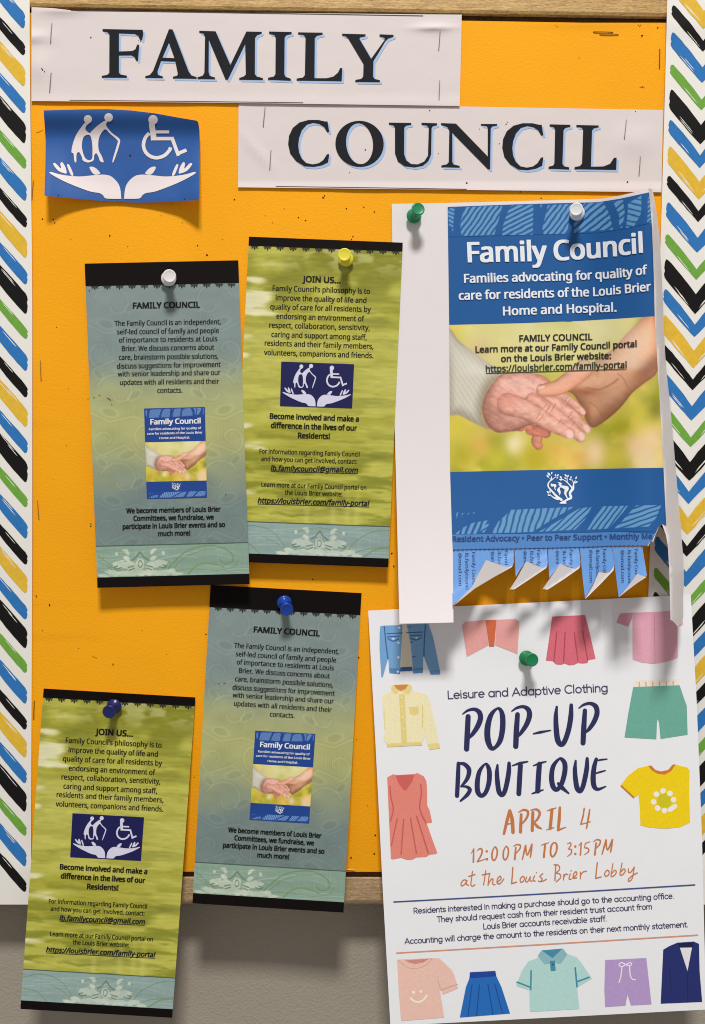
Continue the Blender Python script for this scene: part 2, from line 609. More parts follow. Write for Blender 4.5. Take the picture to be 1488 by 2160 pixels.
def hands_photo(U, V, seed=3):
    """Printed photograph: an older hand held by a younger one in front of blurred leaves."""
    X, Y = 285 + U * 990, 12 + V * 680
    n1 = fbm(X, Y, 260, 200, seed, 3); n2 = fbm(X, Y, 120, 110, seed + 20, 3)
    C = np.zeros(X.shape + (3,)) + np.array((196, 186, 84.))
    C = over(C, sstep(.45, .75, n1), (150, 152, 32))
    C = over(C, sstep(.5, .8, n2), (224, 204, 96))
    for bx, by, br, col, a in ((380, 90, 90, (205, 200, 100), .7), (430, 130, 55, (190, 130, 85), .5), (700, 60, 160, (214, 208, 130), .7),
                               (1000, 70, 150, (220, 212, 140), .8), (590, 575, 55, (240, 225, 195), .9), (420, 570, 60, (228, 170, 90), .7),
                               (340, 620, 70, (170, 160, 30), .8), (680, 640, 80, (180, 165, 30), .9), (780, 600, 60, (222, 170, 80), .6),
                               (960, 620, 80, (235, 205, 165), .95), (1090, 510, 65, (160, 155, 30), .9), (1150, 600, 60, (232, 190, 150), .9),
                               (1230, 560, 60, (238, 200, 160), .8), (1250, 430, 50, (120, 120, 40), .9), (1180, 440, 60, (200, 190, 60), .6),
                               (1060, 640, 60, (205, 190, 60), .7), (330, 480, 70, (205, 190, 60), .8), (880, 640, 50, (215, 150, 60), .5),
                               (1200, 660, 80, (228, 205, 170), .8), (500, 640, 60, (205, 195, 60), .7)):
        C = over(C, a * np.exp(-((X - bx) ** 2 + (Y - by) ** 2) / (br * br)), col)
    def blob(pts, base, edge, wid, soft=3.0, tex=0.0, light=None):
        nonlocal C
        p = smooth_poly(pts)
        d = sdf(X, Y, p)
        a = sstep(-soft, soft, d)
        k = sstep(0, wid, d)[..., None]
        col = np.array(edge, float) * (1 - k) + np.array(base, float) * k
        if light is not None:
            lx, ly = light
            g = np.clip(((X - X.mean()) * lx + (Y - Y.mean()) * ly) / 300, -1, 1)
            col = col * (1 + 0.18 * g[..., None])
        if tex:
            col = col * (1 + tex * (fbm(X, Y, 26, 18, seed + 40, 3) - .5))[..., None]
        C = C * (1 - a[..., None]) + col * a[..., None]
        return d
    # sleeve
    d = blob([(270, 40), (330, 85), (400, 140), (470, 190), (545, 245), (500, 275), (465, 320), (442, 390), (440, 450), (472, 497), (400, 470), (330, 430), (270, 395)],
             (204, 200, 184), (160, 152, 132), 60, 5)
    ribs = 0.5 + 0.5 * np.sin((X * 0.85 - Y * 0.55) / 3.2 + 3 * fbm(X, Y, 60, 60, 9))
    C = np.where((d > 4)[..., None], C * (0.96 + 0.06 * ribs[..., None]), C)
    C = over(C, sstep(0, 20, d) * sstep(260, 60, Y) * .55, (206, 206, 200))
    wr = fbm(X, Y, 22, 12, seed + 40, 4); wr2 = fbm(X * .8 + Y * .6, Y * .8 - X * .6, 60, 9, seed + 44, 3)
    def skin(pts, base, edge, wid, soft=2.5, tex=.16, lit=(0, -.35)):
        nonlocal C
        p = smooth_poly(pts)
        d = sdf(X, Y, p)
        a = sstep(-soft, soft, d)[..., None]
        k = np.sqrt(sstep(0, wid, d))[..., None]
        col = np.array(edge, float) * (1 - k) + np.array(base, float) * k
        q = np.array(p); g = ((X - q[:, 0].mean()) * lit[0] + (Y - q[:, 1].mean()) * lit[1]) / 130
        col = col * (1 + .22 * np.clip(g, -1, 1) + tex * (wr - .5) + tex * .8 * (wr2 - .5))[..., None]
        C = C * (1 - a) + col * a
    def finger(pts, wid, base, edge, tex=.28, lit=-.5):
        """A tapering finger: light along its ridge, darker towards both sides."""
        nonlocal C
        Q, W = catmull(pts, wid, 5)
        best = np.full(X.shape, 9.0); side = np.zeros(X.shape)
        for i in range(len(Q) - 1):
            ax, ay = Q[i]; dx, dy = Q[i + 1] - Q[i]
            t = np.clip(((X - ax) * dx + (Y - ay) * dy) / (dx * dx + dy * dy), 0, 1)
            w = (W[i] + (W[i + 1] - W[i]) * t) / 2
            ex, ey = X - ax - t * dx, Y - ay - t * dy
            rr = np.hypot(ex, ey) / w
            side = np.where(rr < best, (dx * ey - dy * ex) / np.hypot(dx, dy) / w, side); best = np.minimum(best, rr)
        a = sstep(1.06, .94, best)[..., None]
        k = np.sqrt(np.clip(1 - best ** 2, 0, 1))[..., None]
        col = np.array(edge, float) * (1 - k) + np.array(base, float) * k
        col = col * (1 + .16 * lit * side + tex * (wr - .5) + tex * .7 * (wr2 - .5))[..., None]
        C = C * (1 - a) + col * a
    def mark(cx, cy, rx, ry, a, col, rot=0):
        nonlocal C
        u = (X - cx) * math.cos(rot) + (Y - cy) * math.sin(rot); v = -(X - cx) * math.sin(rot) + (Y - cy) * math.cos(rot)
        C = over(C, a * np.exp(-(u / rx) ** 2 - (v / ry) ** 2), col)
    def crease(ln, w, a, col=(150, 92, 74)):
        nonlocal C
        C = over(C, a * sstep(w, .3, seg_dist(X, Y, catmull(ln, [1] * len(ln), 5)[0])), col)
    # younger forearm, wrist and palm
    skin([(1150, 70), (1265, -10), (1310, 100), (1275, 255), (1210, 308), (1150, 350), (1085, 420), (1005, 480), (955, 502), (925, 470), (910, 420), (870, 350), (838, 325), (870, 262), (940, 220), (1060, 150)],
         (214, 162, 128), (150, 98, 68), 80, 3, .10, (.1, -.7))
    mark(1230, 240, 80, 36, .65, (120, 74, 54), -.6); mark(1190, 120, 60, 60, .35, (226, 180, 150)); mark(985, 285, 100, 30, .6, (232, 182, 148), -.2)
    mark(930, 340, 60, 18, .75, (150, 88, 58), .1); mark(960, 420, 36, 50, .6, (222, 160, 118)); mark(1010, 450, 60, 16, .5, (160, 98, 66), -.7); mark(930, 440, 14, 40, .6, (150, 90, 62))
    mark(1090, 330, 60, 30, .35, (222, 168, 132), -.5)
    crease([(1085, 262), (1110, 285), (1130, 330)], 6, .45); crease([(935, 318), (990, 330), (1050, 308), (1085, 285)], 8, .5); crease([(945, 385), (985, 420), (1005, 465)], 6, .45); crease([(1000, 245), (985, 262), (990, 275)], 4, .3)
    for i in range(9):
        crease([(935 + i * 15, 420 + i * 3), (950 + i * 14, 455 - i * 2)], 3, .18)
    # younger fingers curled below
    finger([(700, 520), (690, 560), (698, 580)], [52, 48, 40], (212, 142, 118), (150, 84, 64))
    finger([(735, 522), (690, 510), (662, 508)], [46, 52, 44], (204, 126, 106), (130, 70, 52))
    finger([(660, 490), (625, 478), (615, 490)], [40, 52, 46], (214, 136, 114), (140, 78, 60))
    # back of the older hand
    skin([(533, 246), (590, 236), (660, 238), (735, 262), (775, 300), (800, 345), (760, 420), (700, 470), (640, 490), (600, 508), (560, 512), (510, 515), (470, 490), (446, 450), (438, 400), (455, 340), (488, 288)],
         (224, 170, 154), (146, 94, 78), 46, 2.5, .32, (.1, -.5))
    mark(468, 410, 26, 80, .55, (150, 98, 80)); mark(545, 475, 70, 26, .5, (172, 112, 92)); mark(620, 285, 90, 24, .45, (216, 178, 170)); mark(600, 330, 50, 20, .4, (236, 190, 174), .3)
    mark(515, 425, 30, 30, .5, (140, 88, 74)); mark(540, 368, 44, 32, .55, (206, 120, 106)); mark(690, 350, 50, 24, .3, (232, 186, 168), .5)
    for ln in ([(560, 260), (640, 300), (690, 345)], [(600, 250), (680, 275), (720, 300)], [(520, 300), (560, 330), (580, 350)]):
        crease(ln, 9, .16, (170, 140, 150))
    # older fingers, far to near
    OB, OE = (226, 170, 152), (164, 104, 86)
    finger([(800, 345), (845, 372), (880, 402), (908, 430)], [46, 44, 40, 34], OB, OE)
    finger([(745, 360), (820, 410), (880, 462), (925, 506)], [60, 56, 50, 40], OB, OE)
    finger([(680, 372), (770, 435), (840, 492), (896, 546)], [76, 72, 60, 46], OB, OE)
    finger([(560, 385), (650, 415), (760, 480), (845, 528)], [104, 92, 70, 50], (226, 172, 152), OE)
    mark(560, 372, 44, 30, .45, (208, 122, 106), .3); mark(640, 400, 60, 16, .4, (238, 192, 174), .4); mark(770, 470, 60, 10, .35, (240, 196, 180), .5); mark(820, 450, 40, 9, .3, (240, 198, 182), .6)
    for cx, cy in ((735, 395), (752, 405), (768, 412), (745, 415), (830, 375), (842, 385), (850, 440), (700, 440), (716, 450), (800, 470), (780, 395), (865, 480)):
        crease([(cx - 9, cy + 13), (cx + 2, cy), (cx + 8, cy - 12)], 3.4, .5)
    for i in range(12):
        crease([(500 + i * 17, 505 - (i % 3) * 9), (515 + i * 17, 485 - (i % 4) * 8)], 3, .2)
    crease([(700, 335), (745, 352), (800, 346), (835, 332)], 10, .5)
    # thumb of the younger hand lying across
    finger([(925, 232), (870, 272), (800, 312), (722, 322)], [86, 84, 70, 52], (230, 170, 142), (168, 106, 82), .08)
    mark(820, 285, 60, 14, .4, (242, 192, 166), -.45); mark(700, 330, 10, 10, .2, (170, 110, 90))
    for p in ([(826, 516), (838, 507), (860, 516), (866, 538), (854, 552), (834, 548)], [(884, 528), (899, 518), (917, 535), (916, 556), (900, 564), (886, 550)],
              [(908, 494), (925, 486), (943, 505), (941, 523), (924, 527)], [(895, 414), (908, 410), (924, 430), (919, 444), (904, 438)], [(702, 308), (735, 302), (736, 316), (708, 322)]):
        skin(p, (236, 198, 186), (218, 162, 146), 9, 2.5, .03)
    # pale panel behind the overprinted words
    C = over(C, .34 * sstep(265, 225, Y) * sstep(290, 420, X) * sstep(1290, 1150, X), (240, 238, 225))
    return C

LEAF_D, LEAF_L = (32, 82, 146), (104, 155, 200)
def leaf_print(U, V, shapes, dark=LEAF_D, light=LEAF_L):
    """Striped leaf shapes: (outline, stripe angle, period)."""
    X, Y = U, V
    C = np.zeros(X.shape + (3,)) + np.array(dark, float)
    for pts, ang, per, duty in shapes:
        d = sdf(X, Y, pts)
        c, s = math.cos(R(ang)), math.sin(R(ang))
        w = (X * c + Y * s) / per + 0.35 * fbm(X, Y, 60, 40, 11, 2)
        st = np.abs((w % 1) - .5) * 2
        a = sstep(-1, 1.2, d) * sstep(duty + .18, duty - .18, st)
        C = over(C, a, light)
    return C
TOPLEAF = [([(47, 130), (95, 112), (85, 200), (80, 290), (65, 240), (55, 250)], 115, 26, .62),
           ([(165, 108), (415, 95), (385, 200), (352, 305), (135, 315), (128, 220)], 35, 30, .60),
           ([(445, 150), (475, 102), (620, 92), (606, 305), (405, 308), (415, 235)], 62, 30, .58),
           ([(715, 100), (870, 95), (835, 298), (680, 300), (672, 260)], 38, 31, .62), ([(665, 98), (678, 96), (668, 130)], 40, 60, .9),
           ([(890, 150), (960, 95), (1085, 85), (1125, 180), (1137, 275), (880, 295)], 52, 36, .60),
           ([(1150, 78), (1218, 60), (1222, 160), (1195, 262), (1180, 230), (1185, 170)], 50, 34, .66),
           ([(1250, 80), (1340, 30), (1330, 150), (1270, 255), (1222, 262), (1240, 160)], 105, 40, .70),
           ([(1380, 60), (1398, 30), (1398, 230), (1362, 240), (1372, 160)], 60, 26, .6)]
LOWLEAF = [([(318, 215), (330, 212), (322, 245)], 40, 30, .8), ([(345, 222), (360, 215), (345, 240)], 40, 30, .8), ([(372, 222), (382, 214), (376, 228)], 40, 30, .8), ([(398, 218), (408, 214), (402, 226)], 30, 30, .8),
           ([(312, 325), (345, 295), (400, 268), (480, 255), (470, 280), (420, 325)], 20, 27, .55), ([(440, 300), (480, 262), (470, 295), (450, 322)], 65, 18, .6),
           ([(492, 322), (520, 265), (580, 207), (872, 198), (760, 270), (690, 318)], 12, 29, .70),
           ([(720, 318), (800, 270), (900, 205), (955, 200), (935, 260), (895, 310)], 42, 24, .68),
           ([(955, 312), (1000, 198), (1128, 194), (1110, 230), (1060, 308)], 28, 24, .66),
           ([(1085, 308), (1110, 280), (1165, 195), (1282, 195), (1275, 260), (1250, 302)], 70, 25, .66)]

def smash(U, V, f):  # photo-crop coordinates for a leaf band
    return f(U, V)

# ------------------------------------------------------------------ shared emblem (two walkers, wheelchair, two hands) in its own 975 x 560 box
def emblem(part, m, T, step=200):
    def pl(pts, holes=()):
        part.poly(T(smooth_poly(pts, 3)), m, [T(smooth_poly(h, 3)) for h in holes], step=step)
    def st(pts, w, sm=False):
        P = np.array(T(pts)); k = np.linalg.norm(np.array(T([(100, 0)])) - np.array(T([(0, 0)]))) / 100
        ribbon(part, P, w * k, m, smooth=sm, cap=False, n=4)
    def ds(x, y, r):
        part.add(T([(x + r * math.cos(a * math.pi / 8), y + r * math.sin(a * math.pi / 8)) for a in range(16)]), [tuple(range(16))], m)
    pl([(540, 765), (510, 800), (478, 850), (458, 905), (450, 955), (463, 965), (468, 1010), (480, 1018), (482, 968), (498, 955), (515, 985), (522, 1008), (550, 1020), (575, 1015), (590, 1003),
        (593, 975), (606, 962), (620, 985), (630, 1012), (652, 1018), (640, 980), (622, 945), (618, 900), (625, 860), (645, 825), (665, 812), (690, 838), (738, 880), (737, 905), (708, 1005), (716, 1012),
        (752, 905), (750, 870), (705, 835), (668, 788), (676, 758), (655, 760), (612, 790), (580, 820), (565, 835), (545, 822), (537, 805), (547, 785), (562, 772)],
       [[(545, 848), (568, 852), (580, 900), (582, 960), (578, 998), (555, 1005), (532, 985), (516, 930), (519, 880), (530, 856)]])
    ds(553, 748, 26); ds(683, 737, 27); ds(962, 752, 30)
    st([(953, 772), (968, 880)], 36)
    st([(970, 828), (1063, 828)], 19)
    st([(955, 870), (1092, 870)], 22)
    st([(1080, 862), (1122, 978)], 22)
    st([(1112, 966), (1172, 942)], 22)
    st([(938, 835), (912, 868), (902, 915), (918, 958), (952, 984), (992, 990), (1035, 975), (1064, 945), (1072, 925)], 22, True)
    for mir in (0, 1):
        f = (lambda p: [(1543 - x, y) for x, y in p]) if mir else (lambda p: p)
        pl(f([(312, 1085), (325, 1080), (370, 1093), (430, 1103), (500, 1108), (560, 1103), (620, 1097), (665, 1097), (700, 1108), (735, 1140), (755, 1180), (762, 1240), (755, 1248), (668, 1246), (650, 1228), (625, 1212), (560, 1200), (430, 1150), (350, 1110)]))
        pl(f([(335, 1030), (350, 1025), (384, 1058), (380, 1028), (392, 1018), (412, 1050), (420, 1085), (405, 1088), (365, 1070)]))
        pl(f([(422, 1038), (436, 1035), (462, 1096), (446, 1098)]))
        pl(f([(563, 1053), (578, 1046), (602, 1055), (625, 1078), (628, 1092), (590, 1094)]))

# ==================================================================== THE SETTING
def box(part, a, b, m, bev=0.0):
    (x0, y0, z0), (x1, y1, z1) = a, b
    V = [(x, y, z) for x in (x0, x1) for y in (y0, y1) for z in (z0, z1)]
    F = [(0, 1, 3, 2), (4, 6, 7, 5), (0, 4, 5, 1), (2, 3, 7, 6), (0, 2, 6, 4), (1, 5, 7, 3)]
    part.addv(V, F, m)

flat = Page(lambda x, y: np.zeros_like(x))
WALL_Y = 0.021
wm = mat("painted_wall", (155, 147, 134), 0.75, 0.2, bump=0.5, bscale=640, var=0.02, vscale=30)
p = Part(flat)
box(p, (-1.1, WALL_Y, -0.9), (1.1, WALL_Y + 0.1, 0.9), wm)
tag(p.build("wall", smooth=False), kind='structure')

# notice board: panel, four oak rails
XL, XR = -130, 1610      # outer edges of the frame
nb = thing("notice_board", "oak framed notice board on the grey wall, under all the papers", "notice board", (0, WALL_Y, 0))
p = Part(flat)
a, b = board_pt(XL + 30, 1852), board_pt(XR - 30, 20)
box(p, (a.x, 0.0030, a.z), (b.x, WALL_Y - 0.001, b.z), mat("cork_panel", (112, 78, 46), 0.9, 0.1, bump=0.5, bscale=700, var=0.25, vscale=400))
p.build("panel", nb, smooth=False)

def rail(pts, h0, h1, m, bev=5):
    """A moulded rail between two measured edges: pts = (left-top, right-top, right-bottom, left-bottom)."""
    lt, rt, rb, lb = pts
    part = Part(flat)
    prof = [(0.0, h0), (0.0, h1 - .0016), (.02, h1 - .0006), (.06, h1), (.84, h1), (.93, h1 - .0008), (1.0, h1 - .0028), (1.0, h0)]
    V = []
    n = 30
    for i in range(n + 1):
        t = i / n
        for q, h in prof:
            x = (lt[0] * (1 - t) + rt[0] * t) * (1 - q) + (lb[0] * (1 - t) + rb[0] * t) * q
            y = (lt[1] * (1 - t) + rt[1] * t) * (1 - q) + (lb[1] * (1 - t) + rb[1] * t) * q
            V.append(board_pt(x, y, h))
    k = len(prof)
    F = [(i * k + j, i * k + j + 1, (i + 1) * k + j + 1, (i + 1) * k + j) for i in range(n) for j in range(k - 1)]
    F += [tuple(range(k)), tuple(range(n * k, n * k + k))[::-1]]
    part.addv(V, F, m)
    return part.build("frame_rail", nb, smooth=False)
oak = wood_mat("oak", (138, 102, 54), (208, 172, 106))
oak_pale = wood_mat("oak_pale", (128, 106, 78), (190, 162, 122))
rail([(XL, -62), (XR, -37), (XR, 43.5), (XL, 16)], -0.019, 0.0026, oak)
rail([(XL, 1848), (XR, 1851), (XR, 1909), (XL, 1906)], -0.019, 0.0026, oak_pale)
for x0 in (XL, XR - 62):
    part = Part(flat)
    a, b = board_pt(x0, 1846, 0), board_pt(x0 + 62, 48, 0)
    box(part, (a.x, -0.0013, a.z), (b.x, WALL_Y - 0.0012, b.z), oak)
    part.build("frame_rail", nb, smooth=False)

# orange paper covering the board
org = mat("orange_paper", (255, 163, 14), 0.7, 0.2, bump=0.22, bscale=900, var=0.03, vscale=14)
bp_root = thing("backing_paper", "bright orange paper sheet covering the notice board, dotted with pin holes", "paper", tuple(board_pt(744, 60)))
def bh(x, y):
    r = 0.3 + 0.75 * fbm(x, y, 200, 240, 5, 3) + .12 * np.exp(-np.abs(y - 1272 + x * .02) / 3.5) * sstep(430, 300, x) + .10 * np.exp(-np.abs(y - 1342) / 3.0) * sstep(300, 120, x) + .12 * np.exp(-np.abs(y - 893) / 3.0) * sstep(175, 100, x) + .12 * np.exp(-np.abs(x - 700 + y * .03) / 3.0) * sstep(470, 380, y)
    r = r + .5 * np.exp(-((y - 48) / 12.0) ** 2) * sstep(950, 1100, x) * (0.5 + 0.5 * np.sin(x / 60.0))
    r = r + .35 * np.exp(-((x - 1396) / 6.0) ** 2) * sstep(60, 100, y) + .35 * np.exp(-((x - 788) / 5.0) ** 2) * sstep(1500, 1600, y)
    return r
bpage = Page(bh)
sheet(bpage, [(20, 26), (600, 38), (1000, 44), (1230, 48), (1402, 48), (1440, 50), (1440, 1838), (740, 1839), (20, 1838)], org, step=14, name="sheet", parent=bp_root)
# darker creased corner at the right edge is a second sheet underneath, showing its edge
hole_m = mat("pin_hole", (48, 26, 10), 0.9, 0.05)
scuff = mat("scuff", (176, 112, 22), 0.9, 0.05)
rnd = random.Random(4)
for x, y, r in [(113, 463, 2), (116, 470, 2), (90, 462, 1.8), (232, 497, 2), (417, 518, 2.1), (437, 538, 2.3), (495, 421, 2.2), (682, 417, 2.2), (685, 413, 2), (731, 440, 2), (768, 437, 1.8), (645, 465, 2), (790, 447, 1.7), (630, 459, 1.6),
                (1142, 418, 1.8), (1098, 405, 1.8), (192, 1105, 2), (192, 1110, 2), (105, 1276, 2), (239, 1401, 1.8), (435, 1338, 1.9), (757, 1387, 1.9), (827, 1167, 2), (831, 1194, 2.1), (822, 1137, 1.7), (741, 1809, 2), (792, 1762, 2), (790, 1801, 2),
                (1173, 53, 1.2), (1176, 56, 1.2), (1347, 53, 1.3), (1350, 56, 1.3), (1352, 53, 1.3), (1388, 58, 1.8), (1355, 75, 2.2), (1222, 122, 1.3), (77, 1257, 1.8), (186, 842, 1.2), (745, 499, 2), (742, 505, 1.5),
                (300, 1330, 1.2), (166, 1368, 1.1), (352, 1380, 1.0), (120, 690, 1.2), (145, 820, 1.0), (575, 470, 1.2), (340, 455, 1.2), (410, 1640, 1.2), (752, 1560, 1.2), (1330, 1318, 2), (1370, 1240, 1.6), (660, 1222, 1.6), (1003, 1318, 1.5),
                (1356, 183, 1.5), (140, 940, 1), (112, 1010, .9), (90, 1330, 1), (790, 1430, 1), (776, 1700, 1.2), (470, 505, 1), (600, 440, 1), (560, 455, .9), (385, 470, 1), (150, 505, 1), (270, 520, 1)]:
    p = Part(bpage, 1)
    disc(p, x, y, r * rnd.uniform(.68, .95), hole_m, 8, r * rnd.uniform(.65, .95))
    if r > 1.7 and rnd.random() < .35:
        disc(p, x + rnd.uniform(-1, 1), y + 2.4, r * .8, scuff, 8, .9)
    p.build("pin_hole", bp_root)
for x, y, l, aa in [(1355, 184, 5, .1), (84, 277, 7, -.4), (200, 1386, 5, .5), (150, 1500, 5, .2)]:
    p = Part(bpage, 1)
    ribbon(p, [(x - l, y - l * aa), (x, y + .5), (x + l, y + l * aa)], 1.1, scuff)
    p.build("scuff", bp_root)

# ==================================================================== border trims
BLU, BLK, YEL, GRN = (44, 112, 178), (16, 13, 14), (216, 176, 56), (106, 160, 62)
trim_paper = mat("trim_paper", (226, 224, 218), 0.38, 0.4, bump=0.03, bscale=400)
def trim(name, label, edge, vert, tips, flip, hf):
    """edge(v): x of the left edge at photo row v; tips: list of (row of the stroke's tip, colour, thickness)."""
    W = 160
    root = thing(name, label, "border trim", tuple(board_pt(edge(1000) + 80, 1000, .003)), "patterned border trims down the board's sides")
    pg = Page(hf)
    sheet(pg, [(edge(v), v) for v in range(-70, 1909, 40)] + [(edge(1908), 1908), (edge(1908) + W, 1908)] + [(edge(v) + W, v) for v in range(1890, -71, -40)],
          trim_paper, step=10, thick=0.0003, name="strip", parent=root)
    p = Part(pg, 1)
    rn = random.Random(11)
    for v0, col, th in tips:
        m = mat("brush_ink", col, 0.40, 0.25, var=0.06, vscale=300)
        up, lo = [], []
        N = 9
        top = [(u, 1 + (u - 16) * 1.2 - 2.5 * math.sin(math.pi * (u - 16) / 62) + rn.uniform(-.7, .7)) for u in np.linspace(17, 78, N)]
        bot = [(u, th * .82 + (u - 10) * 1.12 + 1.0 * math.sin(math.pi * (u - 11) / 67) + rn.uniform(-.8, .8)) for u in np.linspace(14, 78, N)]
        topR = [(156 - u, y + rn.uniform(-.7, .7)) for u, y in top[:-1]][::-1]
        botR = [(156 - u, y + rn.uniform(-.7, .7)) for u, y in bot[:-1]]
        cap_l = [(11, th * .80), (9.4, th * .66), (11.2, th * .52), (9.6, th * .38), (10.6, th * .16), (13, 1)]
        cap_r = [(146, th * .2), (145, th * .45), (147, th * .6), (144, th * .86)]
        out = top + topR + cap_r + botR + bot[::-1] + cap_l
        def place(u, y):
            if flip:
                vv = v0 - y
                return (edge(vv) + W - u, vv)
            vv = v0 + y
            return (edge(vv) + u, vv)
        p.poly([place(u, y) for u, y in out], m, step=12)
        # dry-brush streaks: bare paper showing along the lower edge
        for half in (0, 1):
            for q in range(2 if th > 36 else 1):
                u0 = rn.uniform(30, 44); u1 = u0 + rn.uniform(18, 30); dd = rn.uniform(3.5, 8) + 4 * q
                pts = [(u, th * .82 + (u - 10) * 1.12 - dd * .8 + (u - u0) * .06) for u in np.linspace(u0, min(u1, 74), 5)]
                if half: pts = [(156 - u, y) for u, y in pts]
                ribbon(p, [place(u, y) for u, y in pts], [.3, 1.5, 1.0, 1.4, .2], trim_paper, n=3, cap=False)
    p.build("chevron_print", root)
    return root
def trim_h(x, y):
    return 2.2 + .9 * np.maximum(sstep(100, 45, y), sstep(1780, 1840, y)) + .2 * np.sin(y / 130) + .25 * fbm(x, y, 120, 160, 8, 2)
seqR = [(0, BLK, 27), (57, BLU, 38), (125, GRN, 25), (178, BLK, 49), (242, BLU, 32), (298, YEL, 44)]
tR = [(v, c, t) for k in range(-1, 6) for v, c, t in ((10 + 362 * k - 2.2 * k * k + o * (1 - .012 * k), c, t * (1 - .01 * k)) for o, c, t in seqR) if -75 < v < 1795]
seqL = [(0, BLK, 27), (-57, BLU, 38), (-126, GRN, 25), (-180, BLK, 49), (-244, BLU, 32), (-302, YEL, 44)]
tL = [(v, c, t) for k in range(0, 7) for v, c, t in ((117 + 366 * k - 2.6 * k * k + o * (1 - .012 * k), c, t * (1 - .01 * k)) for o, c, t in seqL) if 36 < v < 1904]
edgeR = lambda v: 1408 - 0.0308 * v + 1.5 * math.sin(v / 300)
edgeL = lambda v: -97 + 5.5 * sstep(0, 700, np.float64(v)) - 2.5 * sstep(1000, 1900, np.float64(v))
trim("border_trim", "white border strip of brushed chevrons down the left side of the board", edgeL, None, tL, True, trim_h)
trim("border_trim", "white border strip of brushed chevrons down the right side, behind the posters", edgeR, None, tR, False, trim_h)

# ==================================================================== word banners
white = mat("office_paper", (212, 203, 202), 0.65, 0.2, bump=0.05, bscale=300)
letter_ink = mat("letter_ink", (31, 32, 36), 0.7, 0.12, var=0.08, vscale=500)
letter_sh = mat("letter_shadow_ink", (156, 184, 222), 0.6, 0.25)
def cz(pts, ox, oy, s):
    return [(ox + x / s, oy + y / s) for x, y in pts]
c1 = lambda p: cz(p, 0, 0, 2.976)
c2 = lambda p: cz(p, 480, 0, 2.8615)
c3 = lambda p: cz(p, 980, 0, 2.929)
def ell(cx, cy, rx, ry, tilt=0, n=40):
    o = []
    for i in range(n):
        a = 2 * math.pi * i / n
        u, v = rx * math.cos(a), ry * math.sin(a)
        o.append((cx + u * math.cos(tilt) - v * math.sin(tilt), cy + u * math.sin(tilt) + v * math.cos(tilt)))
    return o
FAM = [
 (c1([(645, 182), (897, 187), (901, 212), (893, 252), (880, 249), (870, 226), (848, 213), (748, 209), (748, 323), (832, 320), (852, 308), (862, 280), (875, 280), (868, 381), (856, 381), (846, 358), (825, 347), (748, 348),
      (748, 455), (757, 467), (798, 475), (797, 488), (640, 487), (640, 476), (674, 470), (687, 458), (688, 215), (677, 203), (645, 195)]), []),
 (c1([(1062, 183), (1085, 185), (1186, 450), (1203, 473), (1236, 484), (1236, 494), (1087, 492), (1087, 481), (1112, 476), (1118, 463), (1102, 386), (1012, 383), (990, 448), (993, 470), (1024, 480), (1023, 490), (913, 488), (913, 478), (942, 470), (962, 445)]),
  [c1([(1021, 362), (1097, 365), (1062, 268)])]),
 ([(420.7, 64.9), (455.2, 66), (486.3, 137), (520.2, 66.4), (552.7, 67.1), (552.5, 70.5), (543, 74), (538.5, 80), (538, 156), (541.5, 161), (555, 164.8), (555, 168.8), (505, 168), (505, 164.5), (515, 161), (519, 157), (517.6, 93), (481, 168), (476.5, 168), (441, 84), (440.5, 152), (443, 160), (454, 163.5), (454, 167), (417, 166.5), (417, 163), (428, 159.5), (431.5, 153), (433, 78), (430, 71), (420.7, 68.5)], []),
 (c2([(252, 190), (388, 193), (388, 205), (356, 212), (346, 226), (344, 448), (352, 464), (383, 475), (383, 487), (245, 481), (246, 469), (280, 462), (290, 448), (292, 226), (284, 212), (252, 202)]), []),
 (c2([(427, 195), (575, 197), (575, 208), (540, 216), (528, 230), (526, 472), (600, 472), (640, 462), (668, 438), (681, 410), (694, 411), (690, 490), (418, 486), (418, 474), (456, 468), (468, 452), (472, 228), (462, 212), (427, 206)]), []),
 (c2([(693, 203), (835, 207), (833, 219), (800, 226), (798, 236), (868, 355), (950, 240), (948, 228), (918, 219), (919, 207), (1004, 210), (1002, 222), (972, 232), (955, 246), (882, 368), (880, 462), (888, 476), (921, 484), (920, 496), (772, 494), (773, 482), (808, 476), (820, 462), (822, 386), (730, 232), (712, 218), (693, 214)]), []),
]
CC = [(605, 733), (615, 797), (602, 797), (585, 767), (555, 748), (518, 741), (480, 752), (450, 785), (433, 832), (428, 875), (433, 920), (449, 957), (477, 984), (515, 992), (552, 985), (580, 965), (601, 931), (615, 930), (608, 980), (570, 998), (520, 1007), (465, 1003), (415, 972), (380, 927), (367, 870), (372, 820), (395, 772), (435, 739), (490, 724), (550, 724), (588, 733)]
C1 = c2(CC)
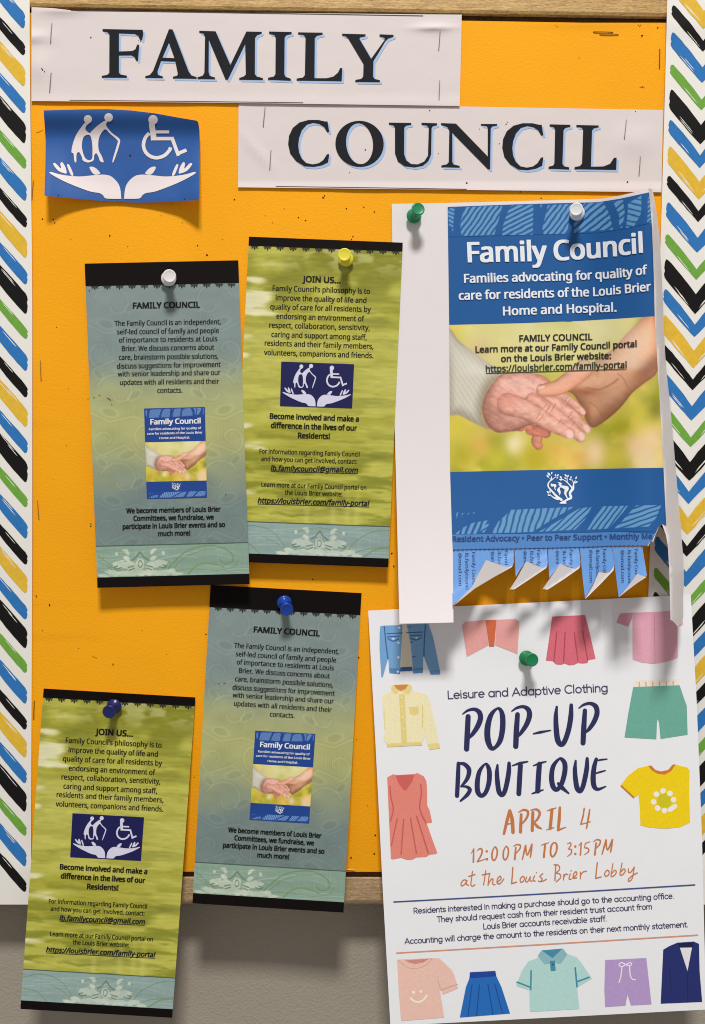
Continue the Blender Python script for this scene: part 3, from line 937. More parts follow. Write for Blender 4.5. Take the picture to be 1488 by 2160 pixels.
COU = [
 (C1, []),
 (c2(ell(798, 868, 146, 139, .12)), [c2(ell(798, 867, 81, 124, -.10))]),
 (c2([(975, 740), (1110, 742), (1110, 753), (1079, 758), (1068, 770), (1067, 930), (1080, 968), (1110, 990), (1150, 992), (1188, 975), (1211, 940), (1216, 772), (1205, 758), (1172, 752), (1172, 741), (1266, 744), (1266, 755), (1241, 761), (1233, 773), (1230, 932), (1213, 972), (1180, 1000), (1130, 1010), (1070, 1003), (1030, 975), (1012, 925), (1012, 770), (1003, 757), (975, 751)]), []),
 ([(930.8, 259.6), (962.3, 260.7), (1029.4, 330), (1029.5, 270), (1027, 266), (1014.8, 264.5), (1014.8, 261.5), (1049.3, 261.5), (1049.3, 264.5), (1039, 266.5), (1035.6, 271), (1034.2, 357), (1030, 357), (954.5, 280), (954.7, 342), (957.5, 347), (970, 349.8), (970, 353.5), (931.5, 352.5), (931.5, 349), (943, 346.5), (947, 342), (948.3, 275), (944, 268), (930.8, 263)], []),
 ([(x + 451.6, y + 6.9) for x, y in C1], []),
 (c3([(527, 768), (655, 771), (655, 783), (624, 790), (613, 804), (606, 1012), (616, 1027), (648, 1034), (647, 1047), (520, 1042), (520, 1030), (548, 1023), (556, 1010), (561, 800), (552, 786), (527, 780)]), []),
 (c3([(692, 772), (830, 775), (830, 786), (800, 792), (789, 806), (782, 1030), (860, 1028), (900, 1012), (925, 974), (941, 975), (938, 1049), (680, 1045), (681, 1032), (714, 1026), (727, 1010), (734, 802), (724, 788), (692, 783)]), []),
]
def banner(name, label, outline, letters, hf, lines, specks):
    cx = sum(q[0] for q in outline) / len(outline)
    root = thing(name, label, "banner", tuple(board_pt(cx, outline[0][1], .001)), "paper word banners stapled across the top")
    pg = Page(hf)
    sheet(pg, outline, white, step=9, name="sheet", parent=root)
    a, b = Part(pg, 1), Part(pg, 2)
    for pts, holes in letters:
        sh = lambda P, k: [(x + 4.4 * k, y + 4.6 * k) for x, y in P]
        a.poly(sh(pts, 1), letter_sh, [sh(h, 1) for h in holes], step=20)
        b.poly(pts, letter_ink, holes, step=20)
    a.build("letter_shadow", root); b.build("lettering", root)
    e = Part(pg, 1)
    for ln, w in lines:
        ribbon(e, ln, w, mat("cut_line", (70, 62, 60), 0.7), smooth=False, cap=False)
        e.build("cut_line", root)
        e = Part(pg, 1)
    for x, y, r in specks:
        e = Part(pg, 1)
        disc(e, x, y, r, mat("pin_hole", (60, 45, 38), 0.9, 0.05), 7)
        e.build("pin_hole", root)
g2 = lambda x, y, cx, cy, sx, sy: np.exp(-((x - cx) / sx) ** 2 - ((y - cy) / sy) ** 2)
def b1h(x, y):
    return 1.8 + .4 * fbm(x, y, 110, 70, 21, 3) + 1.7 * g2(x, y, 66, 78, 34, 13) + 1.2 * g2(x, y, 80, 140, 22, 30) + 1.5 * g2(x, y, 915, 58, 40, 8) + 1.2 * g2(x, y, 130, 22, 50, 10) + .5 * sstep(195, 222, y)
def b2h(x, y):
    return 1.1 + .35 * fbm(x, y, 110, 70, 31, 3) + 0.6 * g2(x - (y - 340) * .8, y, 560, 320, 16, 40) + 1.0 * g2(x, y, 1340, 300, 40, 30) + 1.2 * sstep(380, 405, y)
banner("word_banner", "white paper banner reading FAMILY, stapled at the top left", [(67, 15), (110, 17), (145, 21), (165, 24), (500, 26.5), (974.5, 30.8), (970, 223.6), (500, 217), (67, 213)], FAM, b1h,
       [([(150, 21.5), (500, 27), (893, 33.2)], 1.5), ([(147, 211.2), (400, 213.6), (640, 216.4)], 1.2)], [(192, 79, 1.6), (90, 147, 1.6), (94, 151, 1.2), (88, 144, 1), (297, 87, 1.2), (293, 85, .8)])
banner("word_banner", "white paper banner reading COUNCIL, stapled just below the other banner", [(503.8, 217.4), (940, 224), (1399, 232), (1395.5, 405.6), (940, 400), (502.7, 395)], COU, b2h,
       [([(582, 393), (800, 396), (985, 399)], 1.4)], [(985, 386, 2), (1324, 384, 2), (771, 316, 1.6), (907, 233, 1.4), (1068, 262, 1.4), (1071, 258, 1), (1054, 303, 1.1), (738, 364, 1), (925, 324, 1), (1341, 235, 1.1), (1012, 272, .9)])

# ==================================================================== blue emblem sheet
blue_paper = mat("blue_print", (42, 86, 152), 0.6, 0.25, var=0.05, vscale=60, bump=0.05, bscale=300)
es_out = c1([(275, 693), (400, 689), (560, 686), (680, 685), (820, 693), (980, 712), (1120, 738), (1235, 757), (1246, 768), (1254, 820), (1257, 930), (1255, 1100), (1250, 1255), (1050, 1268), (850, 1272), (600, 1258), (280, 1228), (286, 1050), (288, 880)])
es = thing("emblem_sheet", "curling blue paper with white care emblem under the FAMILY banner", "sign", tuple(board_pt(260, 330, .003)))
def esh(x, y):
    return 1.5 + 6.5 * sstep(300, 232, y) ** 1.2 + 9.0 * sstep(300, 428, y) * np.clip(np.abs(x - 262) / 160, 0, 1) ** 2 + 1.0 * sstep(380, 428, y) + 2.2 * sstep(370, 424, x) + 1.2 * sstep(140, 93, x)
epg = Page(esh)
sheet(epg, es_out, blue_paper, back=white, step=6, name="sheet", parent=es)
p = Part(epg, 1.6)
def emb_warp(P):
    o = []
    for x, y in P:
        top = 690 + (0 if x < 680 else (x - 680) / 565 * 62)
        t = (1250 - y) / (1250 - 690)
        o.append((x / 2.976, y / 2.976))
    return o
emblem(p, mat("emblem_white", (222, 212, 212), 0.6), emb_warp, 6)
p.build("emblem", es)
for x, y, q in ((275, 328, 1.8), (124, 412, 1.2), (390, 420, 1.1)):
    p = Part(epg, 1)
    disc(p, x, y, q, hole_m, 8, q * 1.3)
    p.build("pin_hole", es)

# ==================================================================== rack cards
REF1 = [(179, 556), (503, 549), (527, 1232), (206, 1240)]
REF2 = [(525.6, 499.1), (850.1, 511.8), (819.5, 1196.8), (491.5, 1185)]
strip_m = mat("black_print", (12, 7, 6), 0.6, 0.12)
def quad_pt(q, u, v):
    a, b, c, d = (np.array(k, float) for k in q)
    return tuple((a * (1 - u) + b * u) * (1 - v) + (d * (1 - u) + c * u) * v)
def sub(q, v0, v1, n=1):
    return [quad_pt(q, 0, v0), quad_pt(q, 1, v0), quad_pt(q, 1, v1), quad_pt(q, 0, v1)]
card_edge = mat("card_edge", (196, 194, 186), 0.6)

def spiral(cx, cy, r0, r1, a0, a1, n=14):
    return [(cx + (r0 + (r1 - r0) * i / n) * math.cos(R(a0 + (a1 - a0) * i / n)), cy + (r0 + (r1 - r0) * i / n) * math.sin(R(a0 + (a1 - a0) * i / n))) for i in range(n + 1)]
def grey_print(U, V):
    X, Y = U * 324, V * 545
    top, mid, bot = np.array((125, 141, 139.)), np.array((168, 171, 116.)), np.array((113, 130, 128.))
    n = (fbm(X, Y, 120, 70, 51, 3) - .5) * .25
    k = sstep(.22, .52, V + n * .5)[..., None]; k2 = sstep(.58, .86, V + n * .5)[..., None]
    C = top * (1 - k) + mid * k
    C = C * (1 - k2) + bot * k2
    C = C * (1 + .10 * (fbm(X, Y, 40, 24, 60, 4)[..., None] - .5))
    vine = np.full(X.shape, 1e9); leaf = np.full(X.shape, -1e9); hatch = np.zeros(X.shape)
    for oy in (20, 205, 390):
        for mx in (0, 1):
            Xm = 324 - X if mx else X
            for ln in (spiral(60, oy + 20, 46, 10, 200, 520), spiral(120, oy + 105, 60, 16, -60, 260), [(0, oy + 60), (40, oy + 80), (90, oy + 70), (162, oy + 95)], [(20, oy + 150), (70, oy + 130), (110, oy + 165), (162, oy + 150)], spiral(30, oy + 120, 34, 6, 90, 400)):
                vine = np.minimum(vine, seg_dist(Xm, Y, ln))
            for ex, ey, ea, eb, ro in ((40, oy + 60, 26, 13, .3), (95, oy + 25, 22, 11, -.6), (130, oy + 80, 20, 9, .9), (75, oy + 150, 30, 12, -.3), (20, oy + 165, 18, 10, .8)):
                u = (Xm - ex) * math.cos(ro) + (Y - ey) * math.sin(ro); v = -(Xm - ex) * math.sin(ro) + (Y - ey) * math.cos(ro)
                r = np.hypot(u / ea, v / eb)
                leaf = np.maximum(leaf, 1 - r)
            for hx, hy in ((85, oy + 45), (45, oy + 110), (120, oy + 140)):
                hatch = np.maximum(hatch, np.exp(-((Xm - hx) / 26) ** 2 - ((Y - hy) / 24) ** 2))
    C = C * (1 + .04 * sstep(3.2, .8, vine) - .05 * sstep(5.5, 3.5, vine) * sstep(2.5, 3.6, vine))[..., None]
    C = C * (1 + .04 * sstep(0, .25, leaf) - .08 * sstep(.35, .5, leaf))[..., None]
    C = C * (1 - .06 * hatch * (np.sin(X * 1.55) > .1))[..., None]
    return C
def green_print(U, V):
    X, Y = U * 326, V * 585
    n1 = fbm(X, Y, 170, 26, 71, 4); n2 = fbm(X, Y, 60, 9, 81, 4); n3 = fbm(X, Y, 90, 90, 91, 3)
    C = np.zeros(X.shape + (3,)) + np.array((182, 180, 80.))
    C = over(C, sstep(.42, .62, n1) * .6, (152, 150, 46))
    C = over(C, sstep(.5, .68, n2) * .42, (130, 130, 40))
    C = over(C, .75 * sstep(.26, .12, V) * sstep(.34, .6, n3), (118, 120, 34))
    C = over(C, .6 * sstep(.62, .86, V) * sstep(.40, .6, n2), (116, 122, 34))
    C = over(C, .6 * np.exp(-((V - .33) / .05) ** 2) * sstep(.45, .7, n1) + .4 * np.exp(-((V - .45) / .12) ** 2), (190, 188, 100))
    C = over(C, .55 * sstep(.12, .02, V) * sstep(.5, .66, fbm(X, Y, 50, 20, 33, 3)), (206, 206, 150))
    w = fbm(X, Y, 90, 13, 95, 5)
    bias = np.zeros(X.shape)
    for cx, cy, rx, ry, a in ((8, 118, 70, 40, 1.0), (20, 72, 48, 12, .75), (30, 142, 90, 14, .6), (0, 190, 40, 14, .6), (0, 232, 24, 14, .8), (0, 385, 40, 12, .85), (16, 425, 66, 16, .8), (4, 486, 44, 10, .7), (2, 524, 50, 12, .75), (4, 568, 46, 10, .7), (285, 60, 90, 18, .45), (20, 20, 70, 16, .5), (130, 40, 60, 12, .35)):
        bias = np.maximum(bias, a * np.exp(-((X - cx) / rx) ** 2 - ((Y - cy) / ry) ** 2))
    C = over(C, .9 * sstep(.62, .86, w * .62 + bias * .62), (222, 220, 184))
    bias = np.zeros(X.shape)
    for cx, cy, rx, ry in ((260, 320, 110, 20), (285, 440, 90, 12), (60, 330, 90, 10), (270, 150, 80, 14), (90, 470, 110, 12), (180, 560, 160, 16)):
        bias = np.maximum(bias, np.exp(-((X - cx) / rx) ** 2 - ((Y - cy) / ry) ** 2))
    C = over(C, .45 * sstep(.62, .95, fbm(X, Y, 70, 10, 98, 4) * .6 + bias * .6), (118, 122, 48))
    for cx in (205, 255, 235, 150):
        C = over(C, .3 * np.exp(-((X - cx) / 7) ** 2) * sstep(.82, .93, V), (214, 212, 130))
    C = C * (1 + .16 * (fbm(X, Y, 26, 4, 99, 3)[..., None] - .5))
    return C
def band_print(cx, base, scrolls, rows):
    def f(U, V):
        X, Y = U * 324, V * rows
        C = np.zeros(X.shape + (3,)) + np.array(base, float)
        C = C * (1 + .16 * (fbm(X, Y, 110, 10, 61, 4)[..., None] - .5)) * (1 + .06 * (fbm(X, Y, 2.2, 40, 67, 2)[..., None] - .5))
        for i in range(9):
            y0 = 6 + i * 6.5
            yy = y0 + 8 * np.sin(X / 75 + i * .5) + 4 * np.sin(X / 31 + i)
            C = over(C, .35 * sstep(1.3, .3, np.abs(Y - yy)) * sstep(.42, .6, fbm(X, Y, 40, 12, 62 + i, 2)), (190, 205, 195))
        for ln, w, col in scrolls:
            C = over(C, .75 * sstep(w, w * .4, seg_dist(X, Y, catmull(ln, [1] * len(ln), 6)[0])), col)
        cy = rows * .62
        a = np.zeros(X.shape)
        nn = .75 * (fbm(X, Y, 8, 6, 77, 3) - .5)
        for sx in (-1, 1):
            for ex, ey, ra, rb, ro in ((34, 1, 23, 7.5, .1), (46, -5, 12, 4, .3), (28, -13, 7, 5, -.5), (60, 17, 15, 6, -.2), (28, 18, 30, 6, 0), (50, -24, 3.6, 4, 0), (27, -27, 4, 7, .5), (31, -31, 6, 2.6, 0), (78, 22, 12, 3.5, -.1), (18, 8, 10, 6, .2)):
                u = (X - cx - sx * ex) * math.cos(ro) + sx * (Y - cy - ey) * math.sin(ro); v = -(X - cx - sx * ex) * math.sin(ro) * sx + (Y - cy - ey) * math.cos(ro)
                a = np.maximum(a, sstep(1.12, .85, np.hypot(u / ra, v / rb) + nn))
        for ex, ey, ra, rb in ((0, -1, 9, 13), (0, 17, 18, 7)):
            a = np.maximum(a, sstep(1.12, .85, np.hypot((X - cx - ex) / ra, (Y - cy - ey) / rb) + nn))
        C = over(C, a * (.62 + .5 * (fbm(X, Y, 12, 9, 79, 3) - .5)).clip(0, 1), (214, 220, 200))
        dk = np.full(X.shape, 1e9)
        for sx in (-1, 1):
            for ln in ([(0, -27), (8, -16), (17, -9)], [(14, 3), (26, 6)], [(13, 8), (24, 12)], [(48, 2), (56, 4), (52, 8)], [(40, 6), (52, 8)]):
                dk = np.minimum(dk, seg_dist(X, Y, [(cx + sx * x, cy + y) for x, y in ln]))
        dk = np.minimum(dk, np.abs(np.hypot((X - cx) / .6, Y - cy + 1) - 7))
        C = over(C, .8 * sstep(2.0, .8, dk), (92, 118, 92))
        return C
    return f
GR = (104, 134, 84)
def cc(p):   # close-up coordinates -> band coordinates
    return [((x - 60) / 4.22, (y - 95) / 4.25 + (x - 60) * .0078) for x, y in p]
grey_band = band_print(93, (132, 158, 142), [(cc([(705, 290), (800, 190), (900, 120), (1060, 82), (1200, 100), (1285, 170), (1270, 230), (1200, 245), (1165, 205)]), 1.8, GR), (cc([(735, 300), (860, 190), (1000, 130), (1130, 115)]), 1.0, GR),
                                             (cc([(880, 340), (950, 270), (1040, 240), (1130, 250), (1200, 275)]), 2.2, (112, 146, 84)), (cc([(740, 315), (900, 295), (1150, 305), (1290, 270), (1340, 200)]), .9, GR), (cc([(70, 180), (140, 230), (200, 285), (270, 325)]), 1.2, GR), (cc([(75, 240), (150, 270), (215, 330)]), 1.0, GR)], 67)
green_band = band_print(178, (138, 162, 158), [([(0, 18), (40, 8), (80, 20), (105, 48), (118, 62)], 1.1, GR), ([(0, 40), (30, 46), (55, 66)], 1.6, (112, 146, 84)), ([(235, 60), (255, 32), (290, 12), (324, 8)], 1.1, GR), ([(240, 64), (275, 50), (324, 42)], 1.0, GR), ([(272, 66), (295, 50), (324, 45)], 2.0, (112, 146, 84)), ([(120, 20), (178, 8), (236, 20)], .9, GR), ([(60, 30), (90, 44), (110, 60)], .9, GR)], 67)

def motifs(part, a, b, n, m):
    """The row of little black sprigs hanging from the top strip."""
    for i in range(n):
        t = (i + .5) / n
        x, y = a[0] + (b[0] - a[0]) * t, a[1] + (b[1] - a[1]) * t
        part.poly([(x - 1.1, y - 1), (x + 1.1, y - 1), (x + 2.2, y + 4), (x, y + 8.3), (x - 2.2, y + 4)], m, step=50)
        for s in (-1, 1):
            part.poly([(x + s * 1.2, y - 1), (x + s * 3.5, y - .6), (x + s * 6.8, y + 3.6), (x + s * 6.2, y + 5.2), (x + s * 3, y + 3.2)], m, step=50)
            part.poly([(x + s * 3.6, y - 1), (x + s * 8, y - 1), (x + s * 8.6, y + .8), (x + s * 6, y + 1.2)], m, step=50)

mini_top = [([( x * .3, y) for x, y in q], an, pe * .62, du) for q, an, pe, du in []]
def mini_poster(page, root, q):
    """The small picture of the poster printed on the grey cards; q = its four corners."""
    lp = Part(page, 2)
    navy = ink((26, 64, 138))
    P = lambda u, v: quad_pt(q, u, v)
    lp.poly([P(0, 0), P(1, 0), P(1, .375), P(0, .375)], navy, step=30)
    lp.poly([P(0, .81), P(1, .81), P(1, 1), P(0, 1)], navy, step=30)
    raster(lp, [P(.02, .008), P(.98, .008), P(.98, .105), P(.02, .105)], 200, 26, lambda U, V: leaf_print(47 + U * 1345, 90 + V * 220, TOPLEAF, (28, 68, 140), (112, 150, 200)))
    raster(lp, [P(.02, .925), P(.98, .925), P(.98, .99), P(.02, .99)], 200, 20, lambda U, V: leaf_print(300 + U * 980, 195 + V * 128, LOWLEAF, (28, 68, 140), (112, 150, 200)))
    raster(lp, [P(0, .375), P(1, .375), P(1, .81), P(0, .81)], 84, 56, hands_photo)
    obj = lp.build("picture", root)
    t = Part(page, 3)
    wi = ink((226, 228, 232))
    W = np.linalg.norm(np.array(P(1, .5)) - np.array(P(0, .5)))
    def ln(s, u0, u1, v, cap, off):
        text(t, s, [P(u0, v), P(u1, v)], cap, wi, off=off, res=2)
    ln("Family Council", .10, .92, .178, W * .085, .03)
    ln("Families advocating for quality of", .07, .93, .242, W * .036, .022)
    ln("care for residents of the Louis Brier", .04, .95, .291, W * .036, .022)
    ln("Home and Hospital.", .24, .74, .343, W * .036, .022)
    t.build("picture_text", obj)
    e = Part(page, 3)
    tree_emblem(e, wi, lambda pts: [P(.42 + (x - 380) / 760 * .15, .825 + (y - 180) / 760 * .085) for x, y in pts])
    e.build("picture_emblem", obj)

def tree_emblem(part, m, T):
    k = np.linalg.norm(np.array(T([(100, 0)])) - np.array(T([(0, 0)]))) / 100
    def st(pts, w):
        W = [a * k for a in w]
        ribbon(part, T(pts), W, m, n=4)
    def pl(pts):
        part.poly(T(smooth_poly(pts, 3)), m, step=60)
    def lf(x, y, l, a, w=.42):
        c, s = math.cos(R(a)), math.sin(R(a))
        q = [(-.5, 0), (-.2, .5 * w), (.15, .5 * w), (.5, 0), (.15, -.5 * w), (-.2, -.5 * w)]
        part.poly(T([(x + (u * c - v * s) * l, y + (u * s + v * c) * l) for u, v in q]), m, step=60)
    st([(495, 365), (440, 430), (415, 490), (440, 560), (520, 650), (610, 750), (740, 850)], [22, 30, 34, 34, 40, 52, 60])
    st([(500, 290), (500, 370)], [14, 26]); st([(455, 325), (490, 360)], [10, 20]); st([(605, 300), (550, 335), (500, 375)], [10, 18, 30])
    st([(470, 725), (530, 780), (590, 810), (660, 830)], [14, 26, 44, 60])
    for a in ((440, 232, 110, 50), (410, 282, 90, 55), (505, 205, 75, 108), (597, 258, 70, 95), (650, 262, 80, 125), (640, 322, 60, 175), (415, 668, 90, 50), (465, 655, 75, 80), (440, 738, 80, 10), (728, 310, 90, 55), (728, 365, 90, 5), (845, 262, 90, 55), (897, 280, 75, 120), (840, 332, 75, 40), (970, 310, 70, 100), (955, 362, 70, 35), (1095, 320, 80, 115), (1092, 428, 95, 150)):
        lf(*a)
    st([(760, 355), (830, 390), (900, 450), (985, 545), (1000, 580)], [14, 20, 24, 36, 50])
    st([(880, 310), (878, 420)], [12, 22])
    st([(990, 350), (1030, 440), (1030, 520), (1015, 590), (965, 650), (945, 710), (970, 770), (960, 810), (850, 860)], [12, 22, 40, 62, 62, 56, 58, 62, 40])
    st([(1075, 380), (1038, 450)], [12, 24])
    pl([(690, 935), (790, 870), (870, 855), (850, 900), (858, 940)])
    pl([(485, 470), (505, 455), (530, 470), (590, 470), (615, 490), (615, 535), (590, 560), (605, 612), (590, 618), (565, 560), (570, 525), (520, 530), (485, 515)])
    pl([(645, 432), (700, 430), (748, 452), (735, 490), (730, 500), (850, 515), (905, 535), (918, 590), (890, 640), (860, 690), (868, 740), (895, 810), (875, 818), (840, 760), (805, 690), (820, 610), (800, 590), (730, 548), (700, 585), (722, 660), (712, 715), (690, 742), (682, 700), (640, 630), (640, 595), (690, 540), (705, 520), (665, 490), (690, 465)])

BK = (26, 26, 24)
def card_common(name, label, group, corners, ref, hloc, face, rows, vtop, vband, vstrip, band, nm, ma, mb):
    pg = Page(hloc, ref, corners)
    c3d = pg.to3([quad_pt(ref, .5, 0)])[0]
    root = thing(name, label, "rack card", tuple(c3d), group)
    out = [quad_pt(ref, 0, 0), quad_pt(ref, 1, 0), quad_pt(ref, 1, 1), quad_pt(ref, 0, 1)]
    sheet(pg, out, card_edge, back=mat("card_back", (205, 203, 196), 0.5), step=24, thick=0.00035, name="sheet", parent=root)
    p = Part(pg, 1)
    p.poly(sub(ref, 0.0, vtop), strip_m, step=24)
    p.build("black_strip", root)
    p = Part(pg, 1)
    p.poly(sub(ref, vstrip, 1), strip_m, step=24)
    p.build("black_strip", root)
    p = Part(pg, 1)
    raster(p, sub(ref, vtop, vband), 150, 250, face, .45)
    p.build("background_print", root)
    p = Part(pg, 1)
    raster(p, sub(ref, vband, vstrip), 230, 54, band, .45)
    bo = p.build("floral_band", root)
    p = Part(pg, 2)
    ribbon(p, [quad_pt(ref, 0, vband), quad_pt(ref, 1, vband)], 1.6, ink((74, 92, 82)), smooth=False, cap=False)
    p.build("band_line", bo)
    p = Part(pg, 2)
    motifs(p, ma, mb, nm, ink((40, 44, 36)))
    p.build("sprig_border", root)
    return pg, root

def grey_card(label, corners, hloc, marks=()):
    pg, root = card_common("rack_card", label, "grey rack cards about the family council", corners, REF1, hloc, grey_print, 545, .0705, .8715, .968, grey_band, 12, (187, 604.2), (502, 598.6))
    k = ink((10, 12, 13))
    p = Part(pg, 2)
    text(p, "FAMILY COUNCIL", [(281.3, 650.6), (422.3, 648.5)], 12.2, k, off=.036)
    p.build("heading", root)
    p = Part(pg, 2)
    for s, l in (("The Family Council is an independent,", [(242.2, 687.4), (465.9, 683.5)]), ("self-led council of family and people", [(247.6, 705.2), (462.1, 702.2)]),
                 ("of importance to residents at Louis", [(251.4, 722.6), (458.8, 719.5)]), ("Brier. We discuss concerns about", [(257.8, 740.5), (452.1, 737.4)]),
                 ("care, brainstorm possible solutions,", [(251.2, 758.9), (460.8, 756.3)]), ("discuss suggestions for improvement", [(247.3, 777.5), (465.4, 773.7)]),
                 ("with senior leadership and share our", [(249.1, 794.1), (465.2, 790.8)]), ("updates with all residents and their", [(253.7, 812), (462.4, 809.4)]), ("contacts.", [(332.4, 828.8), (385.2, 828.1)])):
        text(p, s, l, 10.6, k, off=.018)
    p.build("paragraph", root)
    mini_poster(pg, root, [(304.3, 861.7), (432.7, 858.4), (437.1, 1049.9), (310.2, 1052.5)])
    p = Part(pg, 2)
    for s, l in (("We become members of Louis Brier", [(267.3, 1082.6), (465.4, 1078.8)]), ("Committees, we fundraise, we", [(282.3, 1098.4), (451.1, 1095.4)]),
                 ("participate in Louis Brier events and so", [(259.6, 1115.8), (474.6, 1111.2)]), ("much more!", [(334.4, 1130.6), (401.3, 1129.1)])):
        text(p, s, l, 10.2, k, off=.034)
    p.build("closing_text", root)
    for ln in marks:
        p = Part(pg, 3)
        ribbon(p, ln, [.5, 1.3, .6], ink((40, 44, 40)), cap=False)
        p.build("scuff", root)
    return root

def green_card(label, corners, hloc):
    pg, root = card_common("rack_card", label, "green rack cards inviting people to join", corners, REF2, hloc, green_print, 585, .0283, .8745, .9727, green_band, 12, (524, 519), (849, 531))
    k = ink((16, 16, 12))
    p = Part(pg, 2)
    text(p, "JOIN US...", [(638.5, 594.4), (718.3, 597.4)], 12.4, k, off=.036)
    p.build("heading", root)
    p = Part(pg, 2)
    for s, l in (("Family Council’s philosophy is to", [(575.6, 613), (780.5, 619.7)]), ("improve the quality of life and", [(582.1, 632.9), (773, 639.1)]), ("quality of care for all residents by", [(570.6, 652.1), (782.5, 657.8)]),
                 ("endorsing an environment of", [(583.5, 672), (768.5, 677.7)]), ("respect, collaboration, sensitivity,", [(568.4, 690.9), (780, 696.8)]), ("caring and support among staff,", [(573.1, 710.5), (773.5, 717)]),
                 ("residents and their family members,", [(558.9, 728.7), (787.7, 736.1)]), ("volunteers, companions and friends.", [(557.4, 748.6), (787.7, 755.5)])):
        text(p, s, l, 11.2, k, off=.018)
    p.build("paragraph", root)
    q = [(593.7, 762.7), (747.4, 768.4), (743.2, 861.6), (591, 856.7)]
    p = Part(pg, 2)
    p.poly(q, ink((20, 22, 78)), step=30)
    eo = p.build("emblem_panel", root)
    p = Part(pg, 3)
    emblem(p, ink((206, 206, 226)), lambda P: [quad_pt(q, (x - 282) / 975, (y - 695) / 565) for x, y in P])
    p.build("emblem", eo)
    p = Part(pg, 2)
    for s, l in (("Become involved and make a", [(569.9, 882.8), (756.9, 889.2)]), ("difference in the lives of our", [(572.4, 902.2), (752.9, 908.4)]), ("Residents!", [(629.3, 923.8), (695.7, 925.8)])):
        text(p, s, l, 11.2, k, off=.034)
    p.build("bold_text", root)
    p = Part(pg, 2)
    for s, l in (("For information regarding Family Council", [(547.7, 956.1), (758.6, 963.1)]), ("and how you can get involved, contact:", [(551.5, 972.3), (753.6, 978.5)]),
                 ("Learn more at our Family Council portal on", [(552, 1026.5), (773, 1033.2)]), ("the Louis Brier website:", [(601.5, 1043.4), (722.1, 1046.9)])):
        text(p, s, l, 9.6, k, off=.015)
    p.build("contact_text", root)
    p = Part(pg, 2)
    kb = ink((18, 18, 36))
    text(p, "lb.familycouncil@gmail.com", [(571.6, 992.2), (755.1, 996.7)], 10.6, kb, off=.026, shear=.22, under=1.3)
    text(p, "https://louisbrier.com/family-portal", [(544.3, 1060.6), (779.5, 1067)], 10.6, kb, off=.026, shear=.22, under=1.3)
    p.build("link_text", root)
    return root

def card_h(q, top, bot, pin, curve=1.3, side=0.0):
    H = homog(q, [(0, 0), (1, 0), (1, 1), (0, 1)])
    def f(x, y):
        uv = apply_h(H, np.c_[x, y])
        u, v = uv[:, 0], np.clip(uv[:, 1], 0, 1)
        d = np.abs(v - pin)
        return top + (bot - top) * np.clip((v - pin) / (1 - pin), 0, 1) ** curve + side * (np.abs(u - .5) * 2) ** 2 * (.35 + v)
    return f
grey_card("grey green rack card with white pin, left of the two upper cards", REF1, card_h(REF1, 2.2, 11, .05, 1.2, .6),
          [[(225, 839), (230, 841), (235, 845)], [(236, 851), (236.4, 853), (236.5, 856)], [(208, 833), (210, 834), (212, 834)], [(197, 838), (199, 839), (200, 838)], [(475, 1044), (477, 1043), (478, 1041)], [(187, 612), (189, 613), (190, 614)]])
green_card("green rack card held by the yellow pin, beside the large poster", REF2, card_h(REF2, 2.6, 8.5, .05, 1.2, .3))
grey_card("grey green rack card with shiny blue pin, hanging over the bottom rail", [(444.7, 1234), (763.1, 1251), (725, 1925.1), (406.3, 1905.5)], card_h(REF1, 1.2, 15, .06, 1.1, .8),
          [[(226, 766), (229, 765), (232, 764)], [(216, 767), (218, 768), (219, 768)]])
green_card("green rack card with dark blue pin in the lower left corner", [(92.5, 1452.3), (412.7, 1471), (363.6, 2147), (43.4, 2128.3)], card_h(REF2, 2.0, 19, .06, 1.0, 1.2))

# ==================================================================== large poster with tear-off tabs
XRP = [(400, 1369), (482, 1376), (666, 1382), (761, 1389), (860, 1393), (990, 1400.5), (1110, 1406), (1196, 1413), (1306, 1414.7)]
XRO = [(398, 1376), (440, 1385), (507, 1392), (570, 1396), (760, 1404), (882, 1417), (990, 1426), (1120, 1437), (1206, 1444), (1257, 1441.5), (1302, 1442), (1325, 1442)]
xr = lambda y: np.interp(y, [a for a, b in XRP], [b for a, b in XRP])
xo = lambda y: np.interp(y, [a for a, b in XRO], [b for a, b in XRO])
def poster_h(x, y):
    v = np.clip((y - 440) / 870, 0, 1.1)
    base = 1.2 + 29 * v ** 3.3 + .5 * fbm(x, y, 100, 150, 45, 3)
    u = sstep(1195, 1385, x)
    rise = u * (32 - 14 * v)
    t = np.clip((x - xr(y)) / np.maximum(xo(y) - xr(y), 4), 0, 1.2)
    drop = (22 + 8 * v) * (.75 * t + .25 * t * t)
    lift_l = 1.2 * sstep(870, 827, x) * v
    return base + rise - drop + lift_l + .5 * np.sin(x / 90 + y / 140) * v
pp = Page(poster_h)
po = thing("poster", "large blue and white handclasp poster with torn tear-off tabs", "poster", tuple(pp.to3([(1100, 440)])[0]))
paper = mat("poster_paper", (220, 215, 216), 0.6, 0.25, bump=0.04, bscale=300)
c5 = lambda p: cz(p, 940, 1110, 2.9176)
top_edge = [(827, 430), (945, 428), (1100, 424), (1215, 421), (1270, 419), (1310, 412), (1345, 404), (1370, 397.5), (1377, 399)]
outer_r = [(xo(y), y) for y in range(420, 1300, 40)] + [(1442, 1302), (1436, 1316), (1430, 1322), (1422, 1312), (1414.7, 1307)]
inner_r = [(1413.5, 1260), (1412, 1196), (1409, 1150), (1405, 1128), (1397, 1106), (1390, 1112), (1383, 1128), (1378, 1143), (1372, 1143), (1368, 1152), (1352, 1151)]
tabs_top = [(1287, 1152), (1220, 1154.5), (1155, 1156), (1086, 1157.5), (1016, 1158.5), (955.5, 1160)]
left_m = [(957, 1313), (900, 1314.5), (843, 1315.5), (838, 1100), (832, 860), (829, 640)]
